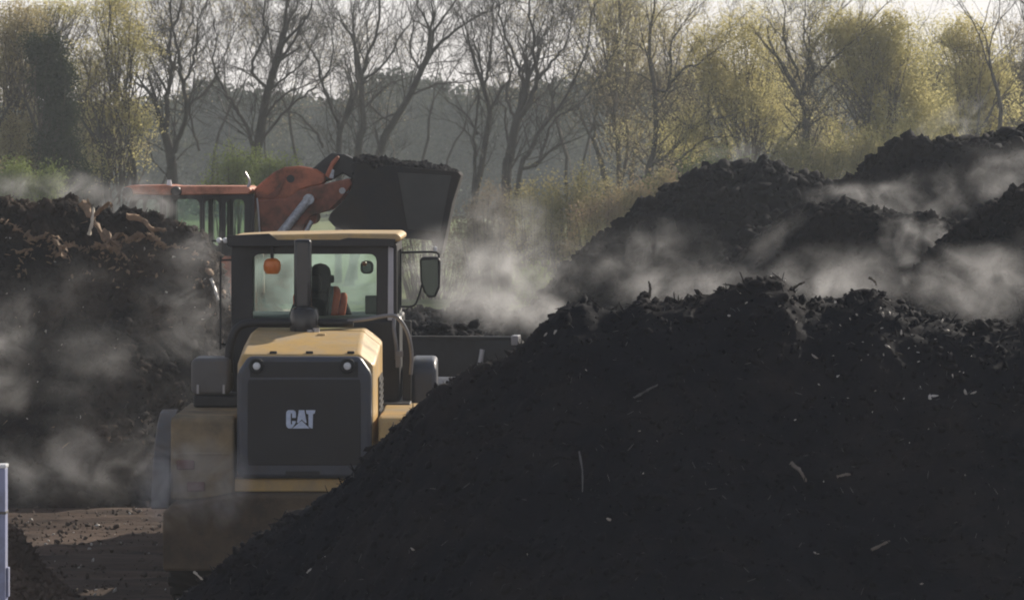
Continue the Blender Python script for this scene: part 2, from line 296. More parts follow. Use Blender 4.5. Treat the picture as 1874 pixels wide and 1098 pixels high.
# ------------------------------------------------------------------ compost heaps
HEAPS = {}
def heap(Yc, crest, sl_f, sl_b, step, seed, material, clods, label, amp=1.0, w=0.45, right=None, wander=0.5, csize=(0.02, 0.075), zone=None, sticks=0, group="steaming compost heaps in the yard", extra=None, fine=0.25):
    """A windrow whose crest runs along x at distance Yc; crest gives its outline (photo pixel pairs) as real x, z."""
    pts = [P(px, py, Yc) for px, py in crest]; cx = np.array([p[0] for p in pts]); cz = np.array([p[2] for p in pts])
    zmax = cz.max()+0.4; x0, x1 = cx[0]-0.2, cx[-1]+0.2
    yf, yb = Yc-zmax/sl_f-1.2, Yc+zmax/sl_b+1.2
    def axis(a, b, fa, fb):                     # fine steps between fa and fb, coarse elsewhere
        out = [a]
        while out[-1] < b: out.append(out[-1]+(step if fa < out[-1] < fb else step*3))
        return np.array(out)
    lo, hi = -0.155*Yc, 0.155*Yc
    xs = axis(x0, x1, lo, hi); ys = axis(yf, yb, yf, Yc+0.9)
    gx = np.arange(cx[0]-1, cx[-1]+1, .05); gz = np.interp(gx, cx, cz); kr = np.exp(-.5*(np.arange(-60, 61)*.05/1.0)**2); kr /= kr.sum()
    gs = np.convolve(np.pad(gz, 60, mode='edge'), kr, 'valid')
    def H(X, Y):
        Cz = np.interp(X, cx, cz); Cs = np.interp(X, gx, gs); t_ = np.clip(np.abs(Y-Yc)/1.3, 0, 1); Cz = Cz+(Cs-Cz)*t_*t_*(3-2*t_); yc = Yc+wander*fbm(X*0.35, X*0+seed*3.1, 2, seed)
        d = Y-yc; s = np.where(d < 0, sl_f, sl_b)
        h = Cz-s*(np.sqrt(d*d+w*w)-w)
        edge = np.clip((h+0.2)/0.7, 0, 1)
        h = h+edge*amp*(0.16*fbm(X*0.9, Y*0.9, 3, seed+5)*np.clip(np.abs(d)/1.0, 0.12, 1)+0.075*(np.abs(fbm(X*2.6, Y*2.6, 4, seed+9))*-2+0.5)+0.045*fbm(X*9, Y*9, 3, seed+13, 0.6))
        return h
    X, Y = np.meshgrid(xs, ys); rngg = np.random.default_rng(seed+77)
    Z = np.maximum(H(X, Y), -0.25)
    Z += (Z > 0.02)*rngg.normal(size=Z.shape)*step*0.22*fine
    Xj = X+(Z > 0)*rngg.normal(size=Z.shape)*step*0.2; Yj = Y+(Z > 0)*rngg.normal(size=Z.shape)*step*0.2
    n, m = X.shape; co = np.stack([Xj, Yj, Z], -1).reshape(-1, 3)
    i = np.arange(n-1)[:, None]*m+np.arange(m-1)[None]
    f = np.stack([i, i+1, i+m+1, i+m], -1).reshape(-1, 4)
    keep = (Z.reshape(-1)[f].max(axis=1) > -0.2); f = f[keep]
    f3 = np.concatenate([f[:, [0, 1, 2]], f[:, [0, 2, 3]]])
    rng = np.random.default_rng(seed+1000)
    zx0, zx1 = zone or (lo, hi)
    px = rng.uniform(max(zx0, x0), min(zx1, x1), clods); py = Yc+0.5-np.abs(rng.normal(size=clods))*(Yc-yf)*0.55; py = np.maximum(py, yf)
    pz = H(px, py); ok = pz > 0.0; px, py, pz = px[ok], py[ok], pz[ok]
    sz = csize[0]+(csize[1]-csize[0])*rng.power(0.35, len(px))**1.5
    st = np.stack([rng.uniform(0.7, 1.5, len(px)), rng.uniform(0.6, 1.1, len(px)), rng.uniform(0.4, 0.9, len(px))], 1)
    v2, f2 = scatter(rng, np.stack([px, py, pz+sz*0.15], 1), sz, st)
    co = np.concatenate([co, v2]); f3 = np.concatenate([f3, f2+len(co)-len(v2)])
    if sticks:
        px = rng.uniform(max(zx0, x0), min(zx1, x1), sticks); py = np.maximum(Yc+0.4-np.abs(rng.normal(size=sticks))*(Yc-yf)*0.5, yf); pz = H(px, py)
        ok = pz > 0.0; px, py, pz = px[ok], py[ok], pz[ok]
        v2, f2 = scatter(rng, np.stack([px, py, pz+0.01], 1), rng.uniform(0.03, 0.11, len(px)), np.tile([1.0, 0.07, 0.07], (len(px), 1)), jit=0.1)
        co = np.concatenate([co, v2]); f3 = np.concatenate([f3, f2+len(co)-len(v2)])
    o = mesh_np("compost_heap", co, f3, material, smooth=0, label=label, cat="compost heap", group=group)
    HEAPS[seed] = (H, Yc, yf, lo, hi); return o
heap(27.0, [(150,1240),(250,1160),(340,1089),(432,1008),(520,950),(635,878),(672,830),(712,790),(758,742),(800,702),(852,676),(905,655),(960,618),(985,596),(1022,566),(1062,550),(1095,560),(1150,566),(1180,548),(1240,552),(1300,540),(1345,528),(1395,510),(1424,503),(1446,520),(1468,546),(1505,548),(1550,544),(1596,532),(1640,560),(1690,588),(1740,590),(1800,600),(1874,588),(2000,560),(2500,560)],
     0.78, 0.8, 0.035, 11, M['compost'], 9000, "huge near-black compost heap filling the lower right in front of the yellow loader", amp=0.8, sticks=1600, w=0.35, csize=(0.01, 0.045), fine=0.2)
heap(48.0, [(-700,385),(-300,372),(-60,366),(0,368),(60,376),(100,372),(122,366),(140,380),(175,392),(205,394),(238,384),(262,386),(295,404),(330,416),(372,436),(398,470),(418,540),(450,610),(520,690),(620,780),(760,900)],
     0.95, 0.8, 0.055, 23, M['compost_brown'], 20000, "tall brown-black compost heap at the left with broken wood sticking out of its crest", amp=1.5, sticks=3500, csize=(0.015, 0.085), w=0.35)
heap(58.0, [(900,640),(985,556),(1012,520),(1042,488),(1082,452),(1140,408),(1200,362),(1248,334),(1290,311),(1322,309),(1345,314),(1372,304),(1412,303),(1440,312),(1462,330),(1492,326),(1520,346),(1560,372),(1650,430),(1800,560)],
     0.75, 0.8, 0.08, 31, M['compost'], 9000, "dark compost heap with rounded double top in the middle distance below the bare trees", amp=1.5, csize=(0.04, 0.14), w=0.5)
heap(51.0, [(1200,560),(1330,480),(1430,410),(1500,362),(1560,328),(1592,298),(1640,268),(1690,258),(1740,258),(1790,260),(1820,252),(1874,238),(2000,226),(2500,230)],
     0.75, 0.8, 0.07, 37, M['compost'], 8000, "highest compost heap rising at the far right edge under the leafy trees", amp=1.4, csize=(0.03, 0.12), w=0.5)
heap(44.0, [(1230,600),(1330,502),(1398,440),(1440,402),(1478,380),(1510,374),(1550,374),(1600,384),(1700,400),(1800,430),(2000,500)],
     0.75, 0.8, 0.06, 41, M['compost'], 6000, "low smooth compost heap with steam sliding down its left flank", amp=0.8, csize=(0.03, 0.09), w=0.5)
heap(38.5, [(1600,600),(1660,520),(1720,455),(1770,412),(1810,380),(1850,360),(1900,345),(2000,330),(2500,330)],
     0.8, 0.8, 0.06, 43, M['compost'], 5000, "dark compost heap shoulder at the right edge behind the drifting steam", amp=0.8, csize=(0.03, 0.09), w=0.5)
heap(62.0, [(560,640),(700,585),(760,572),(810,580),(830,562),(870,548),(905,566),(940,580),(975,568),(1010,575),(1080,600),(1200,700)],
     0.7, 0.8, 0.09, 47, M['compost'], 3000, "low far compost heap half lost in steam right of the loader cab mirror", amp=1.6, csize=(0.04, 0.12), w=0.4)
heap(34.5, [(-260,1000),(-100,950),(0,958),(24,972),(50,1000),(80,1040),(112,1072),(140,1100),(170,1130)],
     0.9, 0.9, 0.04, 53, M['compost_soil'], 3500, "small brown compost heap in the bottom left corner behind the blue post", amp=0.8, csize=(0.015, 0.06), w=0.25, sticks=700, wander=0.1)
# ------------------------------------------------------------------ pale bits lying on the heaps and the yard
def bits(name, seed, n, size, stretch, material, label, jit=0.15, cluster=None, gen=0):
    H, Yc, yf, lo, hi = HEAPS[seed]; rng = np.random.default_rng(seed*7+n+gen)
    px = rng.uniform(lo*0.97, hi*0.97, n); py = Yc+0.2-np.abs(rng.normal(size=n))*(Yc-yf)*0.45
    if cluster is not None:
        k = int(n*0.5); c = cluster[rng.integers(0, len(cluster), k)]; px[:k] = c[:, 0]+rng.normal(size=k)*0.35; py[:k] = c[:, 1]+rng.normal(size=k)*0.3
    py = np.maximum(py, yf); pz = H(px, py); ok = pz > 0.05
    px, py, pz = px[ok], py[ok], pz[ok]; m = len(px)
    v, f = scatter(rng, np.stack([px, py, pz+size[1]*0.3], 1), size[0]+(size[1]-size[0])*rng.random(m)**3, np.tile(stretch, (m, 1)), jit=jit)
    mesh_np(name, v, f, material, kind="stuff", label=label)
cl = np.array([[ (1640-937)*26.6/F, 26.6], [(1690-937)*26.2/F, 26.4], [(1420-937)*26.8/F, 26.9], [(1640-937)*26.4/F, 26.2]])
bits("wood_chips", 11, 130, (0.006, 0.022), (1.6, 0.6, 0.4), M['chip'], "pale chips and plastic scraps on the near black heap", cluster=cl)
bits("straw_bits", 11, 1700, (0.008, 0.045), (1.0, 0.07, 0.05), M['chipd'], "dull grey stalks scattered over the near black heap")
bits("wood_chips", 23, 420, (0.008, 0.04), (1.4, 0.6, 0.4), M['chip'], "pale chips and scraps dotted over the left heap")
bits("straw_bits", 23, 600, (0.02, 0.09), (1.0, 0.12, 0.08), M['wood'], "tan wood splinters lying on the left heap", gen=3)
bits("wood_chips", 53, 40, (0.008, 0.03), (1.4, 0.6, 0.4), M['chip'], "few pale chips on the small corner heap")
rng = np.random.default_rng(5); n = 110
gx = rng.uniform(-6.2, -2.2, n); gy = rng.uniform(35, 44.5, n)
v, f = scatter(rng, np.stack([gx, gy, np.full(n, 0.03)], 1), 0.008+0.02*rng.random(n)**3, np.tile((1.3, 0.7, 0.5), (n, 1)))
mesh_np("wood_chips", v, f, M['chip'], kind="stuff", label="pale wood chips strewn on the trampled soil")
n = 2600; gx = rng.uniform(-8.5, -1.5, n); gy = rng.uniform(34, 45.5, n)
v, f = scatter(rng, np.stack([gx, gy, np.full(n, 0.01)], 1), 0.01+0.028*rng.random(n)**3, np.tile((1.3, 1.0, 0.5), (n, 1)))
mesh_np("soil_clods", v, f, M['soil_clod'], kind="stuff", label="loose brown clods on the trampled soil")
# ------------------------------------------------------------------ single pieces of wood that stand out
def stick(path, r, material, name, label, cat, forks=(), seg=7):
    bm = B(); tube(bm, path, r, seg=seg, n=4)
    for fk in forks: tube(bm, fk, (r[0]*0.7 if isinstance(r, tuple) else r*0.7, 0.006), seg=6, n=3)
    rg = random.Random(len(label))
    rr_ = (r[0] if isinstance(r, tuple) else r)*.28
    for v in bm.verts: v.co += Vector((rg.gauss(0, rr_), rg.gauss(0, rr_), rg.gauss(0, rr_)))
    return obj(name, bm, material, smooth=60, label=label, cat=cat, group="broken wood on the heaps")
S = lambda px, py, Y: P(px, py, Y)
stick([S(152,372,47.6), S(160,388,47.5), S(175,410,47.3), S(193,442,47.0)], (0.05, 0.02), M['wood'], "broken_branch", "thick broken branch standing at the crest of the left heap", "branch",
      forks=([S(170,398,47.5), S(182,386,47.4), S(200,372,47.3), S(204,380,47.3)], [S(165,392,47.5), S(162,366,47.6)]))
stick([S(163,430,47.0), S(168,408,47.0), S(172,380,47.1)], (0.025, 0.012), M['woodpale'], "stick", "thin pale stick leaning against the broken branch on the left heap", "stick")
stick([S(190,425,46.9), S(206,440,46.7), S(218,452,46.6)], (0.05, 0.025), M['wood'], "log_piece", "tan splintered log below the crest of the left heap", "log", forks=([S(205,440,46.7), S(220,428,46.6), S(232,436,46.6)], [S(200,440,46.7), S(196,456,46.6)]))
stick([S(232,396,47.0), S(262,402,46.9), S(276,418,46.7), S(302,421,46.6)], (0.04, 0.02), M['wood'], "log_piece", "long tan limb with pale cut end right along the left heap crest", "log", forks=([S(272,412,46.8), S(282,432,46.6)],))
stick([S(100,440,46.2), S(112,452,46.1), S(131,448,46.1)], (0.04, 0.02), M['wood'], "log_piece", "short forked tan log on the upper left of the left heap", "log", forks=([S(110,450,46.1), S(112,468,46.0)], [S(118,450,46.1), S(124,462,46.0)]))
stick([S(386,510,45.8), S(393,528,45.7), S(400,549,45.6)], (0.022, 0.015), M['chip'], "stick", "straight bright stick left of the yellow loader's cab", "stick")
stick([S(355,1046,33.4), S(364,1054,33.3), S(373,1061,33.2)], (0.012, 0.008), M['woodpale'], "stick", "small pale stick at the foot of the near heap", "stick")
H11 = HEAPS[11][0]
def on11(px, py):
    Y = 27.2
    for _ in range(60):
        x, y, z = P(px, py, Y)
        if z > float(H11(np.array([x]), np.array([y]))[0]): break
        Y -= 0.06
    return P(px, py, Y-0.03)
for a, b, r, lb in (((1448,848),(1475,880),(0.014,0.008),"stubby grey stick lying low on the near heap right of centre"),
                    ((1595,1006),(1627,990),(0.011,0.006),"thin grey stalk near the bottom of the near heap"),
                    ((1160,728),(1204,704),(0.010,0.005),"long faint stalk high on the middle of the near heap"),
                    ((1532,872),(1556,868),(0.010,0.008),"short bright stick beside the stubby grey one on the near heap"),
                    ((1060,826),(1066,900),(0.006,0.004),"thin upright dark stalk on the near heap's left face")):
    p, q = on11(*a), on11(*b); md = tuple((u+w_)/2 for u, w_ in zip(p, q)); md = (md[0]+0.01, md[1]-0.02, md[2]+0.01)
    stick([p, md, q], r, M['chipd'] if 'faint' in lb or 'dark' in lb else M['barkpale'], "stick", lb, "stick")
for a, b, lb in (((1448,530),(1473,516),"dark twig poking right from the near heap's peak"), ((1590,508),(1604,522),"dark twig in the steam right of the near heap's peak"), ((1188,545),(1187,515),"dark upright twig on the near heap crest")):
    p, q = P(*a, 27.0), P(*b, 27.0)
    stick([p, tuple((u+w_)/2+0.008 for u, w_ in zip(p, q)), q], (0.012, 0.005), M['bark'], "twig", lb, "twig")
# splinters and bark shreds around those pieces
rng = np.random.default_rng(41); cs = [(170,400,30,14,70),(205,440,22,14,110),(262,408,40,12,160),(112,455,18,12,50),(60,385,60,10,60),(300,420,40,18,70),(215,480,60,25,60),(40,470,40,25,30),(380,480,30,60,30)]
H23 = HEAPS[23][0]; pp = []
for cx_, cy_, sx_, sy_, k in cs:
    for _ in range(k):
        Y_ = 47.6
        u_, v_ = cx_+rng.normal()*sx_*.6, cy_+rng.normal()*sy_*.7
        for _i in range(70):
            x_, y_, z_ = P(u_, v_, Y_)
            if z_ > float(H23(np.array([x_]), np.array([y_]))[0]): Y_ -= .04; break
            Y_ -= .05
        pp.append(P(u_, v_, Y_))
pp = np.array(pp); pp[:, 2] = np.minimum(pp[:, 2], H23(pp[:, 0], pp[:, 1])+.05); n = len(pp)
v, f = scatter(rng, pp, rng.uniform(.012, .085, n), np.stack([np.ones(n), rng.uniform(.15, .6, n), rng.uniform(.1, .35, n)], 1), jit=.3)
mesh_np("wood_splinters", v, f, M['wood'], kind="stuff", label="tan bark shreds and splinters along the left heap's crest")
# ------------------------------------------------------------------ blue post at the left edge
def blue_post():
    r = empty("steel_post", ((4-937)*24.0/F, 24.0, 0.0), label="pale blue steel post cut by the left edge of the picture", cat="post")
    bm = B(); box(bm, -0.06, 0.03, -0.06, 0.06, -0.2, 2.235); obj("post", bm, M['bluepost'], r, bevel=0.006)
    bm = B(); box(bm, -0.066, 0.036, -0.066, 0.066, 2.237, 2.262); obj("cap", bm, M['lens'], r, bevel=0.006)  # near-white slab: light on the post's top edge put into the colour
    bm = B(); box(bm, -0.064, 0.034, -0.064, 0.064, 1.925, 1.945); obj("clamp_band", bm, M['greyp'], r, bevel=0.003)
    bm = B(); box(bm, 0.031, 0.048, -0.03, 0.03, 1.36, 1.56); obj("hinge_plate", bm, M['bluepost'], r, bevel=0.004)
blue_post()
# ------------------------------------------------------------------ shared machine pieces
def wheel(parent, c, r=0.8, w=0.55, rim=None, name="wheel"):
    rim = rim or M['yellow']
    g = empty(name, c); g.parent = parent
    bm = B(); hw = w/2
    lathe(bm, [(r*0.52, -hw*0.8), (r*0.62, -hw*0.95), (r*0.85, -hw), (r*0.95, -hw*0.9), (r*0.985, -hw*0.6), (r*0.985, hw*0.6), (r*0.95, hw*0.9), (r*0.85, hw), (r*0.62, hw*0.95), (r*0.52, hw*0.8)], (0, 0, 0), 'x', 48)
    for k in range(22):                                     # tread lugs, two staggered rows
        for s in (-1, 1):
            t = 2*math.pi*(k+(0.5 if s > 0 else 0))/22; m = Matrix.Rotation(t, 4, 'X')
            vs0 = len(bm.verts); box(bm, min(0, s*hw*0.98), max(0, s*hw*0.98), -0.045, 0.045, r*0.95, r*1.02)
            bm.verts.ensure_lookup_table()
            for v in bm.verts[vs0:]:
                v.co.y += 0.12*abs(v.co.x)/hw; v.co = m @ v.co
    obj("tyre", bm, M['rubber'], g)
    bm = B(); lathe(bm, [(0.0, -hw*0.35), (r*0.2, -hw*0.35), (r*0.24, -hw*0.15), (r*0.42, -hw*0.15), (r*0.5, -hw*0.75), (r*0.55, -hw*0.82), (r*0.55, hw*0.82), (r*0.5, hw*0.75), (r*0.42, hw*0.15), (r*0.24, hw*0.15), (r*0.2, hw*0.35), (0.0, hw*0.35)], (0, 0, 0), 'x', 40)
    obj("rim", bm, rim, g); return g
def arch(cx, z0, r, a0, a1, th, n=14):                       # band outline in (y, z) for a mudguard
    o = [(cx+r*math.cos(R(a)), z0+r*math.sin(R(a))) for a in np.linspace(a0, a1, n)]
    i = [(cx+(r-th)*math.cos(R(a)), z0+(r-th)*math.sin(R(a))) for a in np.linspace(a1, a0, n)]
    return o+i
def rrect(x0, x1, z0, z1, r, n=5):
    out = []
    for cx, cz, a in ((x1-r, z1-r, 0), (x0+r, z1-r, 90), (x0+r, z0+r, 180), (x1-r, z0+r, 270)):
        out += [(cx+r*math.cos(R(a+90*k/n)), cz+r*math.sin(R(a+90*k/n))) for k in range(n+1)]
    return out
def frame_y(bm, outer, inner, y0, y1):                       # a plate with a hole, outlines with equal counts
    n = len(outer)
    rs = [[bm.verts.new((p[0], y, p[1])) for p in pts] for pts in (outer, inner) for y in (y0, y1)]
    o0, o1, i0, i1 = rs
    for k in range(n):
        j = (k+1) % n
        bm.faces.new((o0[k], o0[j], i0[j], i0[k])); bm.faces.new((o1[k], i1[k], i1[j], o1[j]))
        bm.faces.new((o0[k], o1[k], o1[j], o0[j])); bm.faces.new((i0[k], i0[j], i1[j], i1[k]))
def frame_x(bm, outer, inner, x0, x1):
    v0 = len(bm.verts); frame_y(bm, outer, inner, x0, x1); bm.verts.ensure_lookup_table()
    for v in bm.verts[v0:]: v.co = Vector((v.co.y, v.co.x, v.co.z))
# ------------------------------------------------------------------ the yellow loader, seen from behind
L1 = empty("wheel_loader", (-1.98, 34.0, 0.0), label="yellow wheel loader seen from behind with CAT on its charcoal grille, between two dark heaps", cat="wheel loader")
def yellow_loader(r):
    # rear counterweight with bolts and a tow pin
    bm = B(); prism(bm, [(-1.37, .40), (1.37, .40), (1.37, 1.04), (1.30, 1.10), (.62, 1.13), (-.72, 1.13), (-1.30, 1.02), (-1.37, .96)], 'y', -.16, .62)
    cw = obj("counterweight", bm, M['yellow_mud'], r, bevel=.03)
    for x, z in ((-.82, 1.02), (-.62, 1.045), (-.38, 1.045), (.38, 1.045), (.62, 1.04), (.9, 1.02)):
        bm = B(); cyl(bm, (x, -.20, z), (x, -.155, z), .035, seg=6); obj("bolt", bm, M['yellow_mud'], cw)
    bm = B(); box(bm, -.16, -.11, -.30, -.155, .52, .80); box(bm, .07, .12, -.30, -.155, .52, .80); cyl(bm, (-.02, -.24, .46), (-.02, -.24, .86), .03, seg=12); box(bm, -.11, .07, -.27, -.21, .60, .66)
    obj("tow_hitch", bm, M['yellow_mud'], cw, bevel=.008)
    bm = B(); prism(bm, [(-.95, 1.135), (.88, 1.135), (.74, 1.262), (-.78, 1.262)], 'y', .10, 1.0); obj("rear_frame", bm, M['yellow'], r, bevel=.015)
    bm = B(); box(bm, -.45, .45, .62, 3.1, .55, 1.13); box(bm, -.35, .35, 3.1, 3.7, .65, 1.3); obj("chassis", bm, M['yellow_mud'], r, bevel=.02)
    # hood: bevelled shell, sloping down to the grille
    bm = B()
    def sec(y, ht, hs, zt, zb, bot=1.30):
        return [bm.verts.new(c) for c in ((-hs-.025, y, bot), (-hs-.025, y, zb), (-ht-.06, y, zt), (ht-.065, y, zt), (hs, y, zb), (hs, y, bot))]
    S_ = [sec(.13, .575, .63, 2.455, 2.36), sec(.22, .565, .655, 2.48, 2.36), sec(1.16, .555, .665, 2.622, 2.48), sec(1.95, .555, .665, 2.635, 2.50)]
    for A, C in zip(S_, S_[1:]):
        for k in range(5): bm.faces.new((A[k], C[k], C[k+1], A[k+1]))
    bm.faces.new(S_[0][::-1]); bm.faces.new(S_[-1])
    hood = obj("hood", bm, M['yellow'], r, bevel=.022)
    for x in (-.33, .02, .42):
        bm = B(); box(bm, x-.035, x+.035, .155, .20, 2.463, 2.488); obj("hood_latch", bm, M['black'], hood, bevel=.006)
    bm = B(); box(bm, .667, .674, .75, 1.65, 1.62, 2.2)
    for k in range(9): box(bm, .670, .684, .8, 1.6, 1.66+k*.058, 1.69+k*.058)
    obj("side_vent", bm, M['grille'], hood)
    bm = B(); box(bm, .05, .13, 1.0, 1.06, 2.59, 2.616); obj("lift_lug", bm, M['yellow'], hood, bevel=.008)
    # grille housing
    gx0, gx1, gz0, gz1 = -.672, .628, 1.27, 2.445
    oc = [(gx0+.03, gz0), (gx1-.03, gz0), (gx1, gz0+.08), (gx1, gz1-.16), (gx1-.11, gz1), (gx0+.11, gz1), (gx0, gz1-.16), (gx0, gz0+.08)]
    bm = B(); prism(bm, oc, 'y', .0, .128); gh = obj("grille_housing", bm, M['greyd'], r, bevel=.045)
    ic = [(gx0+.115, gz0+.13), (gx1-.115, gz0+.13), (gx1-.105, gz0+.22), (gx1-.105, gz1-.27), (gx1-.115, gz1-.22), (gx0+.115, gz1-.22), (gx0+.105, gz1-.27), (gx0+.105, gz0+.22)]
    bm = B(); prism(bm, ic, 'y', -.012, .02); gp = obj("grille", bm, M['grille'], r, bevel=.008)
    bm = B()
    for k in range(34):
        z = gz0+.16+k*.0225
        if z < gz1-.24: box(bm, gx0+.125, gx1-.125, -.0165, -.0115, z, z+.010)
    for k in range(3): box(bm, -.36+k*.32, -.35+k*.32, -.0185, -.0115, gz0+.15, gz1-.235)
    obj("slats", bm, M['grille'], gp, kind="stuff")
    bm = B(); box(bm, gx0+.13, gx1-.13, -.006, .0015, gz1-.20, gz1-.05); obj("upper_panel", bm, M['grille'], gh, bevel=.004)
    bm = B(); box(bm, -.20, .13, -.006, .01, gz0+.03, gz0+.075); obj("lower_handle", bm, M['black'], gh, bevel=.005)
    for x in (-.478, .395):
        bm = B(); lathe(bm, [(.075, .0), (.075, -.028), (.062, -.034), (.05, -.016), (.0, -.016)], (x, -.008, 2.355), 'y', 28)
        lp = obj("work_lamp", bm, M['black'], r)
        bm = B(); lathe(bm, [(.037, -.018), (.033, -.03), (.018, -.036), (.0, -.038)], (x, -.008, 2.355), 'y', 20); obj("lens", bm, M['lens'], lp)
    # badge: three raised letters and the triangle
    bx, bz, bw, bh = -.195, 1.755, .282, .178
    def T(pts): return [(bx+bw*(x-300)/665.0, bz+bh*(765-y)/405.0) for x, y in pts]
    bm = B()
    prism(bm, T([(350,362),(470,362),(508,385),(524,420),(524,530),(438,530),(438,440),(425,428),(408,440),(408,660),(425,680),(438,665),(438,600),(520,600),(520,640),(478,705),(430,762),(360,762),(318,730),(303,680),(303,430),(318,385)]), 'y', -.034, -.0135)
    prism(bm, T([(592,362),(716,362),(768,640),(742,640),(655,568),(585,640),(547,640)]), 'y', -.034, -.0135)
    prism(bm, T([(752,362),(965,362),(955,430),(912,450),(905,762),(865,762),(812,715),(806,450),(765,440)]), 'y', -.034, -.0135)
    prism(bm, T([(655,590),(838,764),(440,764)]), 'y', -.031, -.0135)
    obj("badge", bm, M['badge'], r, bevel=.002)
    # rear mudguards with tail lamps
    for s in (-1, 1):
        a, b_ = (.69, 1.315) if s > 0 else (-1.315, -.70)
        bm = B(); prism(bm, [(.06, 1.06), (.06, 1.83), (.12, 1.86), (2.05, 1.86), (2.05, 1.70), (1.9, 1.66), (.55, 1.66), (.34, 1.06)], 'x', a, b_)
        fd = obj("rear_fender", bm, M['yellow_dirty'] if s < 0 else M['yellow'], r, bevel=.03)
        bm = B(); box(bm, a+.04, b_-.04, .045, .058, 1.49, 1.515); obj("fender_ridge", bm, M['yellow_dirty'], fd, bevel=.004)
        xo = s*1.32
        bm = B(); prism(bm, arch(.98, .8, 1.07, 55, 170, .035), 'x', min(xo, s*1.49), max(xo, s*1.49)); obj("mudguard", bm, M['greyp'], r, bevel=.02)
        for z in (1.40, 1.19):
            bm = B(); x = s*(1.17 if z > 1.3 else 1.07); box(bm, x-.085, x+.085, .02, .062, z-.045, z+.045); obj("tail_lamp", bm, M['red'], fd, bevel=.012)
    # air cleaner box (left), tank box (right)
    bm = B(); prism(bm, rrect(-1.235, -.845, 1.985, 2.355, .06), 'y', 1.35, 1.85); ab = obj("air_cleaner", bm, M['greyp'], r, bevel=.035)
    for x in (-1.165, -.905):
        bm = B(); box(bm, x-.012, x+.012, 1.325, 1.348, 2.00, 2.09); obj("clip", bm, M['bare'], ab, bevel=.003)
    bm = B(); box(bm, -1.21, -.76, 1.35, 1.9, 1.865, 1.983); obj("step_box", bm, M['black'], r, bevel=.02)
    bm = B(); prism(bm, [(2.45, 1.70), (2.45, 2.18), (2.52, 2.26), (2.62, 2.285), (3.2, 2.285), (3.3, 2.2), (3.3, 1.70)], 'x', .93, 1.20); obj("tank_box", bm, M['greyd'], r, bevel=.05)
    # cab ------------------------------------------------------------
    cx0, cx1, y0, y1 = -.90, .80, 2.2, 3.85
    bm = B(); prism(bm, [(y0-.02, 1.72), (y0-.02, 2.70), (y0+.05, 2.72), (y1+.05, 2.72), (y1+.22, 2.50), (y1+.1, 1.72)], 'x', cx0, cx1+.03)
    cabb = obj("cab_body", bm, M['black'], r, bevel=.03)
    bm = B(); box(bm, .62, .95, 1.75, 3.4, 1.745, 1.875); box(bm, .86, .95, 2.1, 2.16, 1.88, 2.7); obj("platform", bm, M['black'], r, bevel=.012)
    cf = empty("cab_frame", (0, 0, 0)); cf.parent = r
    bm = B(); n5 = 5
    frame_y(bm, rrect(cx0, cx1, 2.70, 3.545, .05, n5), rrect(-.68, .59, 2.725, 3.42, .07, n5), y0, y0+.07); obj("rear_pillars", bm, M['black'], cf, bevel=.008)
    bm = B(); frame_y(bm, rrect(cx0+.05, cx1-.05, 2.52, 3.545, .05, n5), rrect(cx0+.12, cx1-.12, 2.60, 3.44, .10, n5), y1-.02, y1+.06); obj("front_pillars", bm, M['black'], cf, bevel=.008)
    for s, x in ((-1, cx0), (1, cx1)):
        bm = B(); frame_x(bm, rrect(y0+.072, y1-.022, 2.70, 3.545, .04, n5), rrect(y0+.16, y1-.10, 2.78, 3.44, .08, n5), x-(.0 if s < 0 else .06), x+(.06 if s < 0 else 0))
        box(bm, *( (x+.005, x+.055) if s < 0 else (x-.055, x-.005)), 3.0, 3.06, 2.75, 3.46); obj("side_pillars", bm, M['black'], cf, bevel=.008)
    for nm, a in (("rear_window", (-.71, .585, y0+.025, y0+.031, 2.72, 3.43)), ("windscreen", (cx0+.10, cx1-.10, y1+.01, y1+.016, 2.58, 3.46)),
                  ("side_window", (cx0+.025, cx0+.031, y0+.15, y1-.09, 2.76, 3.46)), ("side_window", (cx1-.031, cx1-.025, y0+.15, y1-.09, 2.76, 3.46))):
        bm = B(); box(bm, *a); obj(nm, bm, M['glass'], cf)
    # pale pillar trim on the sunny side
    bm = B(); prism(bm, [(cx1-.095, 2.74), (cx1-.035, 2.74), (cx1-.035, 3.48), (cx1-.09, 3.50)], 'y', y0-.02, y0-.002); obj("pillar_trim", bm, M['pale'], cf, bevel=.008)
    # roof: pale cap with rounded edge, ragged dirty underside
    bm = B(); prism(bm, [(cx0-.02, 3.548), (cx1-.02, 3.548), (cx1+.04, 3.555), (cx1+.045, 3.60), (cx1+.0, 3.632), (.25, 3.634), (-.2, 3.625), (-.6, 3.618), (cx0-.03, 3.60)], 'y', y0-.10, y1+.16)
    rf = obj("roof", bm, M['yellow'], r, bevel=.018)
    bm = B(); prism(bm, [(cx0-.025, 3.50), (cx1-.02, 3.50), (cx1-.01, 3.575), (.3, 3.588), (.22, 3.568), (-.42, 3.568), (-.50, 3.632), (cx0-.04, 3.612)], 'y', y0-.125, y0-.098); obj("roof_visor", bm, M['black'], rf, bevel=.006)
    for x, t in ((-.955, 'lens'), (-1.02, 'lens')):
        bm = B(); lathe(bm, [(.0, -.03), (.022, -.025), (.03, 0.0), (.03, .05), (.0, .06)], (x, y0-.06, 3.56), 'y', 18); obj("roof_lamp", bm, M[t], rf)
    bm = B(); box(bm, -1.10, -.93, y0-.01, y0+.03, 3.545, 3.565); obj("lamp_bracket", bm, M['black'], rf, bevel=.004)
    # exhaust stack, round cap, hood bar and handrails
    bm = B(); prism(bm, [(-.215, 1.50), (-.04, 1.50), (-.04, 1.67), (-.215, 1.67)], 'z', 2.66, 3.585); st = obj("exhaust_stack", bm, M['blackgloss'], r, bevel=.035)
